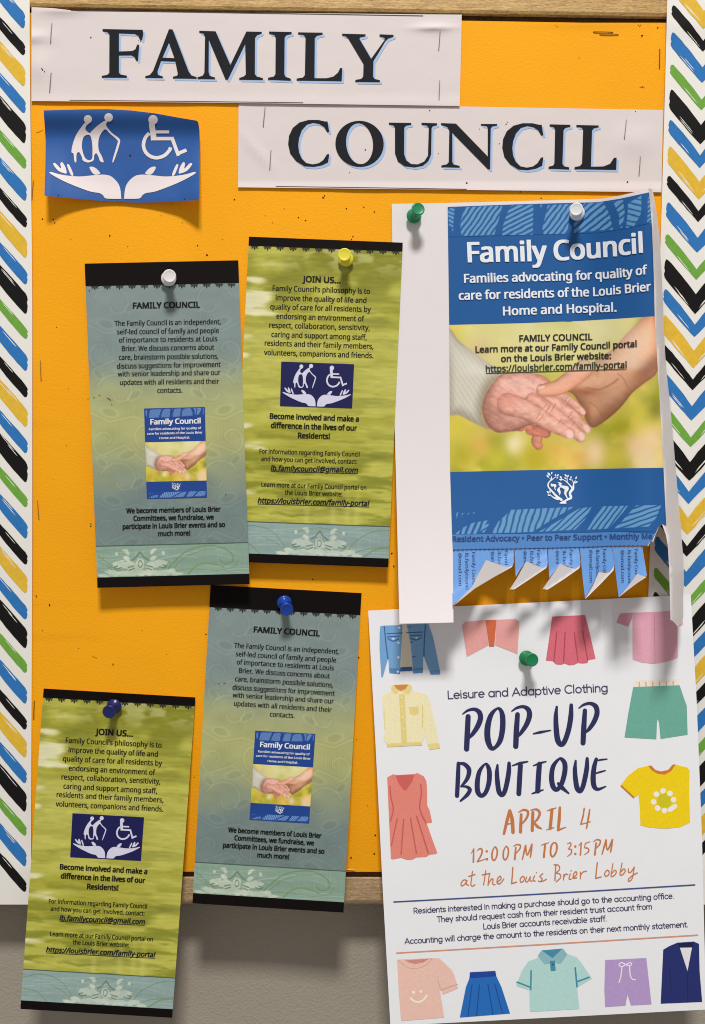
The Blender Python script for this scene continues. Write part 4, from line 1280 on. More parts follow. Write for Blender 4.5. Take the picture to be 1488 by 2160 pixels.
sheet(pp, top_edge + outer_r + inner_r + tabs_top + left_m, paper, step=7, name="sheet", parent=po)
# blue panels
pan_top = [(944.8, 436.5), (1088, 431), (1200, 428), (1262, 426.5), (1309, 419), (1345, 411), (1369.7, 405.7)]
pan_bot = [(948, 685.5), (1100, 682), (1224, 677), (1310, 672), (1381.5, 667)]
pho_bot = [(950, 995.6), (1100, 992), (1224, 989.8), (1310, 988), (1400, 986.6)]
low_bot = [(954, 1127.5), (1100, 1126), (1224, 1124), (1310, 1122), (1380, 1121)]
tab_line = [(955.5, 1159.5), (1016, 1158), (1086, 1157), (1155, 1155.5), (1220, 1154), (1287, 1151.5), (1352, 1150.5), (1367, 1151.5)]
pb = mat("poster_blue", (27, 86, 148), 0.5, 0.3)
pb_l = mat("poster_pale_blue", (72, 124, 186), 0.5, 0.3)
p = Part(pp, 1.9)
p.poly(pan_top + [(1376, 482), (1379.5, 580)] + pan_bot[::-1], pb, step=7)
p.build("blue_panel", po)
p = Part(pp, 1.9)
p.poly(pho_bot + [(1403, 1050), (1406, 1108), (1397, 1105), (1389, 1112), (1382.5, 1126)] + low_bot[::-1][1:], pb, step=7)
p.build("blue_panel", po)
p = Part(pp, 1.9)
p.poly(low_bot[:-1] + [(1382, 1127), (1376, 1142), (1370, 1143)] + tab_line[::-1], pb_l, step=11)
p.build("pale_band", po)
def between(T, B):
    T, B = np.array(T, float), np.array(B, float)
    def f(u, v):
        tx = T[0, 0] + (T[-1, 0] - T[0, 0]) * u; bx = B[0, 0] + (B[-1, 0] - B[0, 0]) * u
        ty, by = np.interp(tx, T[:, 0], T[:, 1]), np.interp(bx, B[:, 0], B[:, 1])
        return np.c_[tx * (1 - v) + bx * v, ty * (1 - v) + by * v]
    return f
p = Part(pp, 2.9)
lt = [(a, b + 1.5) for a, b in pan_top]
raster(p, between(lt, [(945.6, 500), (1088, 496), (1200, 493), (1262, 491), (1309, 484), (1345, 476), (1374.5, 470)]), 330, 62,
       lambda U, V: leaf_print(47 + U * 1345, (115 - 25 * np.clip(U * 2, 0, 1) - 72 * sstep(.72, 1, U)) + 3 + V * 205, TOPLEAF, (27, 86, 148), (98, 148, 190)))
p.build("leaf_pattern", po)
p = Part(pp, 2.9)
raster(p, between([(953, 1074), (1100, 1071), (1224, 1069), (1310, 1067), (1396, 1065)], [(a, b - .8) for a, b in low_bot]), 330, 50,
       lambda U, V: leaf_print(298 + U * 985, 198 + V * 126, LOWLEAF, (27, 86, 148), (98, 148, 190)))
p.build("leaf_pattern", po)
p = Part(pp, 1.9)
raster(p, between(pan_bot, pho_bot), 260, 180, hands_photo)
p.build("photograph", po)
wi = ink((224, 228, 234))
p = Part(pp, 4.5)
text(p, "Family Council", [(989.2, 552.5), (1165.7, 549.4), (1237.5, 544.9), (1300, 539.5), (1355, 531.9)], 41, wi, off=.028, res=4, cut=6)
p.build("heading", po)
p = Part(pp, 4.3)
text(p, "Families advocating for quality of", [(980.3, 596.5), (1215, 590.7), (1300, 586), (1365.5, 577.7)], 18.2, wi, off=.025, cut=7)
text(p, "care for residents of the Louis Brier", [(969, 632.4), (1260, 624.3), (1373, 613)], 18.2, wi, off=.025, cut=7)
text(p, "Home and Hospital.", [(1062.4, 665.2), (1300.4, 657)], 18.2, wi, off=.025, cut=7)
p.build("tagline", po)
gk = ink((44, 44, 40))
p = Part(pp, 3.9)
text(p, "FAMILY COUNCIL", [(1096.5, 720.4), (1249.6, 716.8)], 13.2, gk, off=.026, cut=12)
text(p, "Learn more at our Family Council portal", [(1004, 743.7), (1240, 737), (1343, 731.5)], 13.2, gk, off=.026, cut=12)
text(p, "on the Louis Brier website:", [(1058, 763), (1289, 756.3)], 13.2, gk, off=.026, cut=12)
text(p, "https://louisbrier.com/family-portal", [(1025.6, 784.6), (1322, 775.6)], 13.2, ink((50, 62, 40)), off=.022, cut=12, under=1.6)
p.build("overprint_text", po)
p = Part(pp, 3.9)
tree_emblem(p, ink((230, 234, 238)), lambda P: cz(P, 1120, 980, 11.446))
p.build("tree_emblem", po)
p = Part(pp, 3.9)
text(p, "Resident Advocacy • Peer to Peer Support • Monthly Me", [(955.6, 1142.5), (1273.4, 1137.5), (1376, 1136)], 11.2, ink((34, 70, 124)), off=.026, cut=12)
p.build("programme_text", po)
p = Part(pp, 3.9)
for a, b in zip(resample(tab_line, 5, False)[::2], resample(tab_line, 5, False)[1::2]):
    ribbon(p, [a, b], 1.1, ink((30, 60, 116)), smooth=False, cap=False)
p.build("perforation", po)
# tear-off tabs: (printed face, turned-back flap, text x positions)
TABS = [
 ([(45, 146), (222, 140), (420, 135), (420, 225), (412, 243), (385, 252), (250, 208), (215, 270), (162, 378), (45, 488), (40, 300)],
  [(250, 208), (320, 232), (385, 252), (416, 238), (408, 252), (300, 312), (180, 384), (48, 491), (120, 415), (162, 376), (205, 290)], [(180, 160, 1.0), (380, 150, .36)]),
 ([(425, 135), (625, 130), (629, 225), (626, 243), (600, 256), (497, 215), (460, 265), (433, 312), (428, 230)],
  [(497, 215), (545, 237), (600, 256), (628, 240), (620, 258), (520, 325), (425, 388), (395, 389), (440, 320)], [(580, 148, .40)]),
 ([(632, 130), (822, 125), (831, 225), (826, 246), (800, 262), (705, 230), (668, 280), (640, 318), (634, 220)],
  [(705, 230), (750, 250), (800, 262), (831, 240), (822, 260), (730, 325), (630, 390), (598, 386), (645, 320)], [(780, 145, .44)]),
 ([(828, 126), (1023, 119), (1030, 170), (1040, 235), (1034, 262), (1010, 285), (945, 282), (915, 340), (860, 446), (846, 330), (836, 230)],
  [(945, 282), (980, 287), (1010, 284), (1040, 243), (1034, 272), (960, 350), (860, 449), (905, 370)], [(985, 140, .64)]),
 ([(1031, 160), (1026, 124), (1212, 126), (1222, 190), (1232, 250), (1240, 304), (1222, 310), (1182, 292), (1130, 360), (1066, 435), (1052, 320), (1040, 230)],
  [(1182, 292), (1210, 305), (1238, 312), (1180, 350), (1120, 395), (1065, 438), (1125, 368)], [(1180, 142, .76)]),
]
fold_of = [((416, 240), (48, 490)), ((628, 242), (410, 390)), ((831, 242), (612, 390)), ((1040, 245), (860, 448)), ((1240, 308), (1065, 438))]
tab_blue = mat("tab_blue", (100, 150, 212), 0.5, 0.3, var=0.03, vscale=120)
tab_ink = ink((24, 52, 104))
for (face, flap, txt), (fa, fb) in zip(TABS, fold_of):
    F0, F1 = np.array(c5([fa])[0]), np.array(c5([fb])[0])
    dd = (F1 - F0) / np.linalg.norm(F1 - F0)
    nn = np.array((dd[1], -dd[0]))
    if nn[0] > 0: nn = -nn                      # towards the upper left, away from the fold
    def dist(x, y): return (x - F0[0]) * nn[0] + (y - F0[1]) * nn[1]
    def face_h(x, y):
        d = np.clip(dist(x, y), 0, 80)
        return poster_h(x, y) - .4 + 3.0 * np.exp(-(d / 16.0) ** 2) * sstep(1150, 1185, y)
    def flap_h(x, y):
        d = np.clip(dist(x, y), 0, 80)
        return poster_h(x, y) - .4 + 3.3 + .14 * d
    fp, gp = Page(face_h), Page(flap_h)
    part = Part(fp, 0)
    sheet(fp, c5(face), tab_blue, back=paper, step=5, part=part)
    sheet(gp, c5(flap), paper, back=tab_blue, step=5, part=part)
    tab = part.build("tear_off_tab", po)
    t = Part(fp, 1)
    lines = ("Family Council", "lb.familycouncil", "@gmail.com")
    for tx, ty, frac in txt:
        for i, s in enumerate(lines):
            x = tx - i * 42
            y0 = ty + (6 if i else 0)
            full = {0: 215, 1: 230, 2: 200}[i]
            n = max(3, int(round(len(s) * min(1, frac + .05 + .12 * i * (frac > .5)))))
            if frac < .6: n = {0: 8, 1: 7, 2: 4}[i] - (1 if frac < .38 else 0)
            if i == 2 and frac > .5: n = len(s)
            sub_s = s[:n]
            L = full * len(sub_s) / len(s)
            a, b = c5([(x - 16, y0), (x - 14, y0 + L)])
            V, FF, isl = glyphs(sub_s, .004, 0, 2)
            x0, x1 = V[:, 0].min(), V[:, 0].max()
            A, B = np.array(a), np.array(b)
            uv = (V[:, 0] - x0) / (x1 - x0)
            hgt = V[:, 1] / .7 * 8.2
            P = A + (B - A) * uv[:, None] + np.c_[hgt, np.zeros(len(V))]
            ok = inside(P, [c5(face)])
            t.add(P, [f for f in FF if all(ok[j] for j in f)], tab_ink, off=isl * 6e-6)
    t.build("tab_text", tab)

# ==================================================================== boutique flyer
FQ = [(777, 1288), (1457.5, 1254.7), (1490, 2129.5), (824, 2164)]
def fly_h(x, y):
    v = np.clip((y - 1270) / 880, 0, 1.05)
    return 3.3 + 14.5 * v ** 1.05 + .45 * fbm(x, y, 90, 120, 41, 3) + .5 * np.sin((x - 700) / 75.0) * (.4 + v) + 1.6 * g2(x, y, 1010, 1300, 90, 60) + 1.2 * sstep(1400, 1490, x) + .9 * g2(x, y, 1470, 1330, 40, 50)
fg = Page(fly_h)
fl = thing("boutique_flyer", "white clothing pop-up flyer with green pin at the lower right", "flyer", tuple(fg.to3([(1115, 1280)])[0]))
fpap = mat("flyer_paper", (232, 233, 238), 0.6, 0.25, bump=0.04, bscale=300)
sheet(fg, [FQ[0], quad_pt(FQ, .5, 0), FQ[1], (1470, 1480), (1481, 1760), FQ[2], quad_pt(FQ, .5, 1), FQ[3], (808, 1880), (793, 1580)], fpap, step=13, name="sheet", parent=fl)
NAVY, COP = ink((42, 46, 88)), ink((196, 122, 70))
# big brush words
cp = lambda p: cz(p, 960, 1470, 4.376)
def brush(part, st, m, conv, s, closed=False):
    P = [q[:2] for q in st]; W = [q[2] / s for q in st]
    ribbon(part, conv(P), W, m, closed, n=6)
p = Part(fg, 1)
BIG = [
 [(122, 182, 48), (115, 330, 52), (108, 480, 50)], [(72, 158, 12), (120, 125, 24), (180, 114, 32), (225, 142, 46), (236, 200, 50), (208, 275, 48), (165, 340, 38), (130, 378, 24)],
 [(578, 162, 44), (568, 310, 52), (562, 456, 50)], [(525, 132, 12), (572, 101, 24), (632, 90, 30), (678, 118, 46), (688, 175, 50), (662, 252, 46), (615, 325, 36), (590, 358, 22)],
 [(725, 340, 14), (790, 326, 26), (884, 309, 12)],
 [(940, 92, 22), (932, 180, 42), (936, 300, 50), (950, 400, 52), (982, 440, 44), (1015, 405, 46), (1050, 300, 48), (1070, 180, 48), (1074, 76, 34)],
 [(1200, 126, 40), (1190, 280, 50), (1183, 424, 48)], [(1145, 103, 12), (1190, 72, 24), (1250, 60, 30), (1300, 88, 46), (1312, 150, 48), (1286, 225, 46), (1242, 292, 36), (1212, 322, 22)],
 [(33, 615, 36), (28, 750, 42), (20, 912, 40)], [(40, 612, 22), (90, 622, 36), (130, 670, 44), (120, 740, 40), (85, 795, 28), (55, 825, 14)], [(55, 828, 12), (105, 828, 24), (138, 856, 38), (112, 905, 36), (52, 960, 18)],
 [(393, 630, 22), (388, 700, 40), (395, 800, 46), (408, 876, 46), (436, 905, 40), (462, 866, 44), (485, 770, 46), (498, 680, 44), (500, 612, 32)],
 [(530, 635, 12), (600, 612, 26), (672, 597, 14)], [(605, 632, 46), (596, 780, 48), (590, 893, 46)],
 [(725, 635, 12), (785, 612, 24), (842, 597, 12)], [(780, 622, 48), (770, 760, 50), (765, 868, 48)], [(712, 893, 12), (760, 876, 24), (815, 858, 12)],
 [(955, 800, 28), (990, 838, 40), (1050, 890, 16)],
 [(1115, 590, 20), (1108, 670, 40), (1115, 770, 46), (1130, 845, 48), (1157, 870, 38), (1182, 826, 44), (1205, 730, 46), (1218, 650, 44), (1221, 570, 30)],
 [(1305, 574, 32), (1285, 650, 44), (1276, 750, 50), (1286, 825, 46), (1322, 852, 30), (1393, 826, 12)], [(1310, 588, 12), (1350, 580, 18), (1404, 574, 12)], [(1300, 705, 14), (1345, 692, 18), (1388, 680, 12)],
]
LOOPS = [[(385, 110, 20), (332, 170, 44), (302, 280, 56), (303, 390, 56), (332, 468, 44), (372, 466, 32), (418, 400, 48), (440, 290, 52), (440, 180, 50), (420, 118, 34)],
         [(275, 622, 18), (226, 690, 40), (207, 790, 48), (212, 876, 48), (245, 912, 38), (285, 880, 40), (314, 790, 46), (318, 690, 46), (300, 632, 34)],
         [(960, 574, 22), (908, 640, 42), (892, 740, 48), (906, 826, 48), (942, 856, 38), (985, 800, 44), (1013, 700, 48), (1015, 620, 46), (990, 578, 36)]]
for s in BIG: brush(p, s, NAVY, cp, 4.376)
for s in LOOPS: brush(p, s, NAVY, cp, 4.376, True)
p.build("title_lettering", fl)
ca = lambda p: cz(p, 960, 1690, 3.72)
p = Part(fg, 1)
DATE = [[(385, 255, 20), (410, 150, 26), (430, 75, 24)], [(432, 75, 24), (450, 150, 30), (456, 243, 28)], [(400, 182, 8), (450, 172, 12)],
        [(520, 104, 22), (515, 240, 26)], [(500, 86, 7), (540, 67, 16), (574, 84, 20), (562, 132, 18), (522, 182, 10)],
        [(612, 88, 24), (607, 228, 26)], [(595, 70, 7), (640, 64, 17), (666, 92, 20), (648, 140, 18), (617, 168, 9)], [(620, 165, 16), (650, 200, 22), (680, 215, 10)],
        [(725, 75, 7), (760, 62, 12), (795, 52, 7)], [(762, 66, 24), (748, 212, 26)], [(720, 225, 7), (775, 207, 8)],
        [(824, 50, 20), (818, 150, 26), (810, 226, 20)], [(812, 228, 14), (840, 215, 13), (872, 204, 6)],
        [(1015, 56, 12), (1005, 120, 13), (988, 180, 12)], [(988, 181, 9), (1025, 172, 8), (1065, 160, 6)], [(1058, 65, 12), (1048, 130, 16), (1033, 212, 12)]]
for s in DATE: brush(p, s, COP, ca, 3.72)
p.build("date_lettering", fl)
p = Part(fg, 1)
TIME = [[(128, 410, 5), (148, 375, 10)], [(148, 374, 11), (145, 476, 14)], [(172, 390, 5), (198, 371, 12), (214, 386, 13), (205, 425, 12), (176, 474, 10)], [(176, 475, 9), (215, 462, 8), (258, 446, 5)],
        [(478, 362, 13), (470, 455, 15)], [(458, 354, 5), (485, 340, 10), (514, 347, 12), (508, 375, 12), (480, 408, 7)],
        [(530, 455, 10), (545, 390, 14), (555, 347, 13)], [(556, 347, 12), (560, 400, 11), (570, 420, 11), (590, 375, 13), (604, 338, 12)], [(605, 338, 12), (600, 390, 14), (592, 437, 12)],
        [(678, 345, 5), (705, 335, 9), (738, 324, 5)], [(708, 342, 15), (698, 438, 17)],
        [(880, 335, 5), (905, 326, 10), (910, 345, 10), (890, 374, 7)], [(890, 374, 7), (914, 381, 11), (911, 410, 11), (882, 434, 5)], [(972, 350, 5), (992, 326, 9)], [(992, 326, 10), (985, 421, 13)],
        [(1060, 318, 6), (1026, 329, 8)], [(1025, 330, 8), (1018, 363, 8), (1042, 368, 10), (1050, 393, 11), (1016, 420, 5)],
        [(1108, 327, 13), (1098, 419, 15)], [(1085, 318, 5), (1115, 301, 10), (1141, 310, 12), (1134, 340, 12), (1106, 371, 7)],
        [(1155, 415, 10), (1172, 355, 14), (1186, 304, 13)], [(1187, 304, 12), (1190, 360, 11), (1200, 380, 11), (1220, 340, 13), (1236, 300, 12)], [(1237, 300, 12), (1230, 350, 14), (1222, 397, 12)]]
zero = [(310, 361, 8), (293, 400, 13), (293, 448, 13), (310, 463, 11), (328, 430, 12), (332, 385, 13), (320, 361, 11)]
for s in TIME: brush(p, s, COP, ca, 3.72)
for dx, dy in ((0, 0), (88, -4)): brush(p, [(x + dx, y + dy, w) for x, y, w in zero], COP, ca, 3.72, True)
brush(p, [(780, 324, 10), (757, 350, 14), (751, 410, 15), (768, 435, 13), (794, 400, 14), (800, 345, 15)], COP, ca, 3.72, True)
for x, y in ((250, 393), (252, 455), (945, 355), (945, 413)):
    q = ca([(x, y)])[0]; disc(p, q[0], q[1], 2.6, COP, 10)
p.build("time_lettering", fl)
p = Part(fg, 1)
PLACE = [[(95, 622), (70, 618), (48, 645), (54, 664), (76, 652), (93, 625)], [(94, 622), (90, 650), (108, 660)], [(138, 550), (130, 610), (126, 656), (140, 666), (158, 655)], [(108, 590), (135, 582), (158, 575)],
         [(242, 545), (233, 610), (225, 656)], [(215, 578), (245, 572), (275, 567)], [(272, 565), (264, 620), (260, 660)], [(262, 650), (284, 614), (299, 612), (297, 648), (315, 655)],
         [(330, 638), (362, 608), (355, 588), (335, 608), (332, 642), (355, 646), (384, 610)], [(455, 520), (450, 590), (445, 645)], [(445, 646), (485, 634)],
         [(562, 595), (555, 628), (572, 630), (592, 592)], [(592, 592), (590, 622), (605, 628)], [(625, 585), (613, 620), (630, 626)], [(690, 568), (667, 590), (685, 608), (672, 630), (655, 626)], [(672, 630), (695, 625), (718, 612)],
         [(792, 500), (785, 620)], [(778, 498), (812, 502), (822, 532), (795, 563)], [(795, 563), (825, 574), (829, 600), (795, 632)], [(855, 575), (852, 617)], [(854, 598), (868, 572), (886, 575)], [(905, 570), (896, 608), (912, 611)],
         [(925, 603), (957, 572), (949, 552), (931, 573), (930, 603), (955, 600)], [(985, 556), (985, 608)], [(986, 582), (1004, 557), (1033, 548)],
         [(1118, 482), (1110, 550), (1105, 604)], [(1105, 605), (1148, 594)], [(1240, 490), (1232, 540), (1226, 588), (1250, 583), (1267, 556), (1255, 541), (1234, 563)],
         [(1312, 485), (1303, 530), (1296, 578), (1320, 573), (1337, 546), (1325, 531), (1304, 553)], [(1362, 530), (1363, 558), (1384, 553), (1407, 517)], [(1408, 516), (1400, 570), (1388, 612), (1366, 628), (1362, 612), (1395, 582), (1432, 562)]]
for s in PLACE: brush(p, [(x, y, 10.5 if 440 < x < 456 or 1100 < x < 1120 or 780 < x < 795 else 8.8) for x, y in s], COP, ca, 3.72)
for lp in ([(530, 590), (512, 614), (519, 636), (540, 624), (545, 600)], [(1195, 541), (1176, 565), (1182, 588), (1204, 579), (1211, 555)]):
    brush(p, [(x, y, 8.8) for x, y in lp], COP, ca, 3.72, True)
for x, y in ((640, 560), (912, 546)):
    q = ca([(x, y)])[0]; disc(p, q[0], q[1], 1.4, COP, 8)
p.build("place_lettering", fl)
p = Part(fg, 1)
round_text(p, "Leisure and Adaptive Clothing", (945.7, 1474), (1281.9, 1458.5), 16.5, 2.5, ink((66, 68, 100)))
p.build("subtitle", fl)
p = Part(fg, 1)
fi = ink((60, 60, 92))
round_text(p, "Residents interested in making a purchase should go to the accounting office.", (873.6, 1926.9), (1421.5, 1895), 11.4, 1.75, fi)
round_text(p, "They should request cash from their resident trust account from", (922.8, 1945.1), (1375.5, 1917.6), 11.4, 1.75, fi)
round_text(p, "Louis Brier accounts receivable staff.", (1020.6, 1959.9), (1280, 1943), 11.4, 1.75, fi)
round_text(p, "Accounting will charge the amount to the residents on their next monthly statement.", (854.6, 1991), (1451.5, 1955.2), 11.4, 1.75, fi)
p.build("paragraph", fl)
p = Part(fg, 1)
ribbon(p, [(830.3, 1902.7), (1050, 1891), (1260, 1879), (1467, 1866.6)], 3.0, ink((64, 80, 132)), smooth=False, cap=False)
ribbon(p, [(836.1, 2010.4), (1050, 1998), (1260, 1985.5), (1473, 1972.4)], 2.8, ink((210, 150, 122)), smooth=False, cap=False)
p.build("rule_line", fl)

# clothing pictures: list of (kind, points, colour, width)
def picture(name, ox, oy, s, items):
    part = Part(fg, 1)
    for it in items:
        m = mat("picture_ink", it[2], 0.6, 0.25, var=0.055, vscale=900)
        P = cz(it[1], ox, oy, s)
        part.base += 6e-6
        if it[0] == 'p': part.poly(P, m, step=16)
        elif it[0] == 'c': part.poly(smooth_poly(P, 3), m, step=16)
        elif it[0] == 'l': ribbon(part, P, it[3] / s, m, smooth=len(P) > 2, n=4)
        elif it[0] == 'd':
            for x, y in P: disc(part, x, y, it[3] / s, m, 12)
    return part.build(name, fl)
A = (760, 1260, 4.0216)
jb, jd = (116, 164, 210), (58, 100, 158)
picture("denim_jacket_picture", *A, [('p', [(335, 236), (410, 232), (440, 592), (340, 595)], (222, 214, 196)), ('p', [(172, 245), (200, 240), (212, 300), (236, 520), (192, 678), (180, 675), (165, 440), (166, 300)], jb),
    ('p', [(197, 240), (358, 235), (355, 330), (345, 490), (340, 650), (248, 640), (240, 520), (214, 300)], jb), ('p', [(395, 230), (555, 224), (545, 300), (535, 500), (532, 640), (452, 645), (430, 400)], jb),
    ('p', [(556, 222), (580, 225), (620, 340), (680, 640), (670, 655), (598, 655), (545, 510), (547, 300)], jb), ('p', [(343, 594), (441, 588), (443, 624), (341, 628)], jd),
    ('p', [(247, 600), (341, 606), (340, 650), (250, 642)], (86, 136, 190)), ('p', [(443, 605), (533, 596), (532, 640), (452, 645)], (86, 136, 190)), ('p', [(592, 622), (676, 612), (681, 650), (600, 655)], (86, 136, 190)),
    ('l', [(205, 245), (218, 380), (236, 520)], jd, 9), ('l', [(555, 228), (545, 360), (541, 500)], jd, 9), ('l', [(228, 308), (358, 302)], jd, 9), ('l', [(395, 301), (528, 294)], jd, 9),
    ('l', [(232, 335), (330, 330)], jd, 9), ('l', [(237, 350), (280, 371), (328, 352)], jd, 9), ('l', [(428, 326), (524, 320)], jd, 9), ('l', [(428, 346), (475, 362), (522, 342)], jd, 9),
    ('l', [(430, 382), (446, 380)], jd, 8), ('l', [(445, 503), (465, 502)], jd, 8), ('l', [(416, 254), (430, 252)], jd, 8),
    ('d', [(332, 258), (325, 385), (325, 510), (320, 630)], (230, 230, 228), 10), ('d', [(282, 352), (478, 345)], (225, 226, 226), 9)])
picture("pink_cardigan_picture", *A, [('p', [(1063, 193), (1157, 190), (1138, 418), (1095, 420)], (208, 108, 72)), ('p', [(865, 235), (895, 207), (1063, 193), (1090, 405), (905, 505)], (230, 164, 160)), ('p', [(1157, 190), (1320, 183), (1352, 208), (1335, 480), (1145, 405)], (230, 164, 160))])
picture("cream_shirt_picture", *A, [('c', [(190, 850), (205, 820), (275, 790), (285, 750), (415, 742), (437, 790), (540, 815), (580, 850), (615, 980), (665, 1240), (577, 1250), (540, 1100), (527, 1225), (225, 1240), (212, 1115), (196, 980)], (236, 228, 186)),
    ('c', [(265, 770), (285, 742), (412, 737), (440, 765), (430, 800), (400, 825), (345, 795), (300, 822), (275, 800)], (228, 212, 140)), ('p', [(287, 746), (410, 739), (385, 778), (345, 795), (310, 776)], (208, 136, 82)),
    ('p', [(330, 825), (378, 822), (398, 1230), (352, 1235)], (226, 208, 132)), ('p', [(413, 932), (498, 925), (495, 985), (465, 1000), (425, 990)], (226, 208, 132)), ('p', [(225, 1242), (525, 1225), (527, 1255), (230, 1270)], (226, 208, 132)),
    ('p', [(573, 1243), (670, 1235), (680, 1280), (590, 1292)], (228, 212, 140)), ('l', [(530, 920), (529, 1095)], (226, 208, 132), 12), ('l', [(203, 950), (210, 1110)], (228, 216, 150), 8), ('d', [(355, 850), (360, 925), (365, 1020), (368, 1118)], (240, 234, 205), 7)])
Bq = (1110, 1260, 3.9365)
picture("pink_skirt_picture", *Bq, [('p', [(218, 160), (490, 147), (520, 260), (578, 510), (520, 520), (510, 545), (470, 549), (430, 545), (400, 560), (360, 564), (320, 550), (290, 560), (250, 556), (230, 540), (225, 530), (165, 525)], (212, 108, 122)),
    ('l', [(255, 285), (232, 530)], (176, 70, 88), 10), ('l', [(325, 290), (312, 535)], (176, 70, 88), 10), ('l', [(400, 290), (430, 525)], (176, 70, 88), 8), ('l', [(470, 280), (512, 520)], (176, 70, 88), 9)])
picture("pink_blouse_picture", *Bq, [('p', [(780, 135), (884, 127), (880, 175), (850, 245), (750, 210)], (214, 152, 170)), ('p', [(885, 128), (1200, 115), (1300, 150), (1303, 228), (1258, 240), (1260, 500), (1170, 535), (1060, 552), (960, 540), (885, 515)], (222, 164, 182)), ('l', [(1065, 150), (1072, 548)], (198, 136, 158), 5)])
picture("green_shorts_picture", *Bq, [('p', [(895, 690), (1262, 676), (1272, 730), (890, 745)], (234, 226, 212)), ('p', [(890, 745), (1275, 730), (1320, 860), (1335, 900), (1342, 1140), (1118, 1175), (1105, 1040), (1095, 1010), (1088, 1030), (1082, 1178), (818, 1163), (850, 960)], (108, 170, 154))]
    + [('l', [(x, 704 - i), (x + 1, 738 - i * 2)], (226, 168, 140), 11) for i, x in enumerate((940, 995, 1052, 1108, 1165, 1222))])
Cq = (1110, 1600, 3.9365)
picture("yellow_tee_picture", *Cq, [('p', [(1015, 60), (1050, 100), (1120, 132), (1190, 110), (1240, 50), (1340, 75), (1358, 100), (1355, 290), (1362, 530), (1280, 570), (1150, 583), (1020, 572), (950, 555), (945, 400), (935, 300), (895, 328), (785, 222), (850, 140), (930, 80)], (238, 206, 20)),
    ('p', [(1015, 60), (1040, 58), (1075, 95), (1120, 107), (1180, 95), (1218, 50), (1243, 48), (1205, 105), (1150, 135), (1085, 125), (1040, 95)], (204, 122, 44)), ('l', [(792, 228), (893, 322)], (204, 122, 44), 14),
    ('d', [(1150, 350)], (204, 196, 30), 62), ('d', [(1138, 268), (1195, 290), (1225, 342), (1150, 432), (1093, 412), (1060, 360), (1083, 297)], (236, 234, 228), 24), ('l', [(1195, 425), (1238, 396)], (236, 234, 228), 38)])
Dq = (760, 1600, 4.0216)
dr, dl = (224, 134, 120), (196, 94, 94)
picture("coral_dress_picture", *Dq, [('p', [(230, 160), (280, 133), (310, 140), (460, 132), (485, 123), (540, 150), (562, 190), (568, 260), (570, 400), (590, 440), (610, 535), (605, 545), (565, 548), (600, 650), (655, 800), (640, 810), (590, 815), (560, 835), (480, 838), (440, 858), (400, 860), (345, 842), (280, 855), (262, 850), (245, 500)], dr),
    ('p', [(300, 144), (462, 135), (445, 190), (390, 273), (370, 270), (325, 210)], (204, 98, 94)), ('l', [(252, 235), (262, 330), (282, 430), (258, 530)], dl, 11), ('l', [(515, 220), (520, 300), (505, 400), (520, 470), (558, 545)], dl, 12),
    ('l', [(315, 510), (265, 740)], dl, 10), ('l', [(370, 515), (348, 810)], dl, 11), ('l', [(428, 510), (478, 805)], dl, 11), ('l', [(480, 490), (578, 800)], dl, 11)])
Eq = (780, 1850, 4.133)
picture("peach_tee_picture", *Eq, [('p', [(240, 720), (545, 705), (610, 710), (715, 810), (740, 860), (772, 970), (640, 1025), (605, 930), (650, 1225), (275, 1255), (255, 1000)], (232, 192, 178)), ('p', [(310, 725), (520, 712), (470, 745), (400, 758), (340, 745)], (204, 142, 132)),
    ('l', [(252, 724), (320, 783), (410, 797), (500, 762), (543, 708)], (212, 160, 150), 6), ('l', [(625, 985), (765, 935)], (206, 150, 138), 6), ('l', [(597, 905), (622, 985)], (212, 164, 152), 6), ('d', [(385, 1005), (447, 998)], (240, 232, 218), 14), ('l', [(358, 1058), (390, 1083), (430, 1090), (470, 1070), (498, 1032)], (240, 232, 218), 18)])
picture("blue_skirt_picture", *Eq, [('p', [(875, 830), (1097, 818), (1105, 865), (870, 885)], (30, 68, 152)), ('p', [(870, 885), (1105, 865), (1150, 960), (1225, 1190), (787, 1225), (840, 960)], (36, 106, 186)),
    ('l', [(893, 940), (857, 1218)], (22, 72, 144), 8), ('l', [(958, 940), (933, 1210)], (22, 72, 144), 8), ('l', [(1032, 935), (1075, 1198)], (22, 72, 144), 8), ('l', [(1092, 935), (1160, 1190)], (22, 72, 144), 8)])
Fq = (1120, 1850, 4.043)
pd_ = (70, 140, 166)
picture("polo_shirt_picture", *Fq, [('p', [(60, 690), (-20, 720), (-70, 790), (-122, 915), (-118, 930), (-10, 965), (-8, 1150), (415, 1125), (395, 940), (522, 865), (440, 745), (395, 685), (310, 655), (275, 608), (95, 625)], (176, 214, 210)),
    ('p', [(95, 625), (275, 610), (235, 670), (185, 692), (130, 670)], pd_), ('p', [(93, 625), (185, 693), (272, 609), (312, 660), (260, 738), (230, 740), (190, 715), (160, 740), (115, 745), (60, 670)], (136, 184, 192)),
    ('p', [(163, 715), (208, 713), (212, 800), (170, 803)], pd_), ('d', [(187, 745)], (40, 92, 122), 9), ('l', [(379, 775), (395, 935)], pd_, 14), ('l', [(402, 890), (498, 854)], pd_, 13), ('l', [(3, 800), (0, 960)], pd_, 13), ('l', [(-117, 896), (-8, 938)], pd_, 12)])
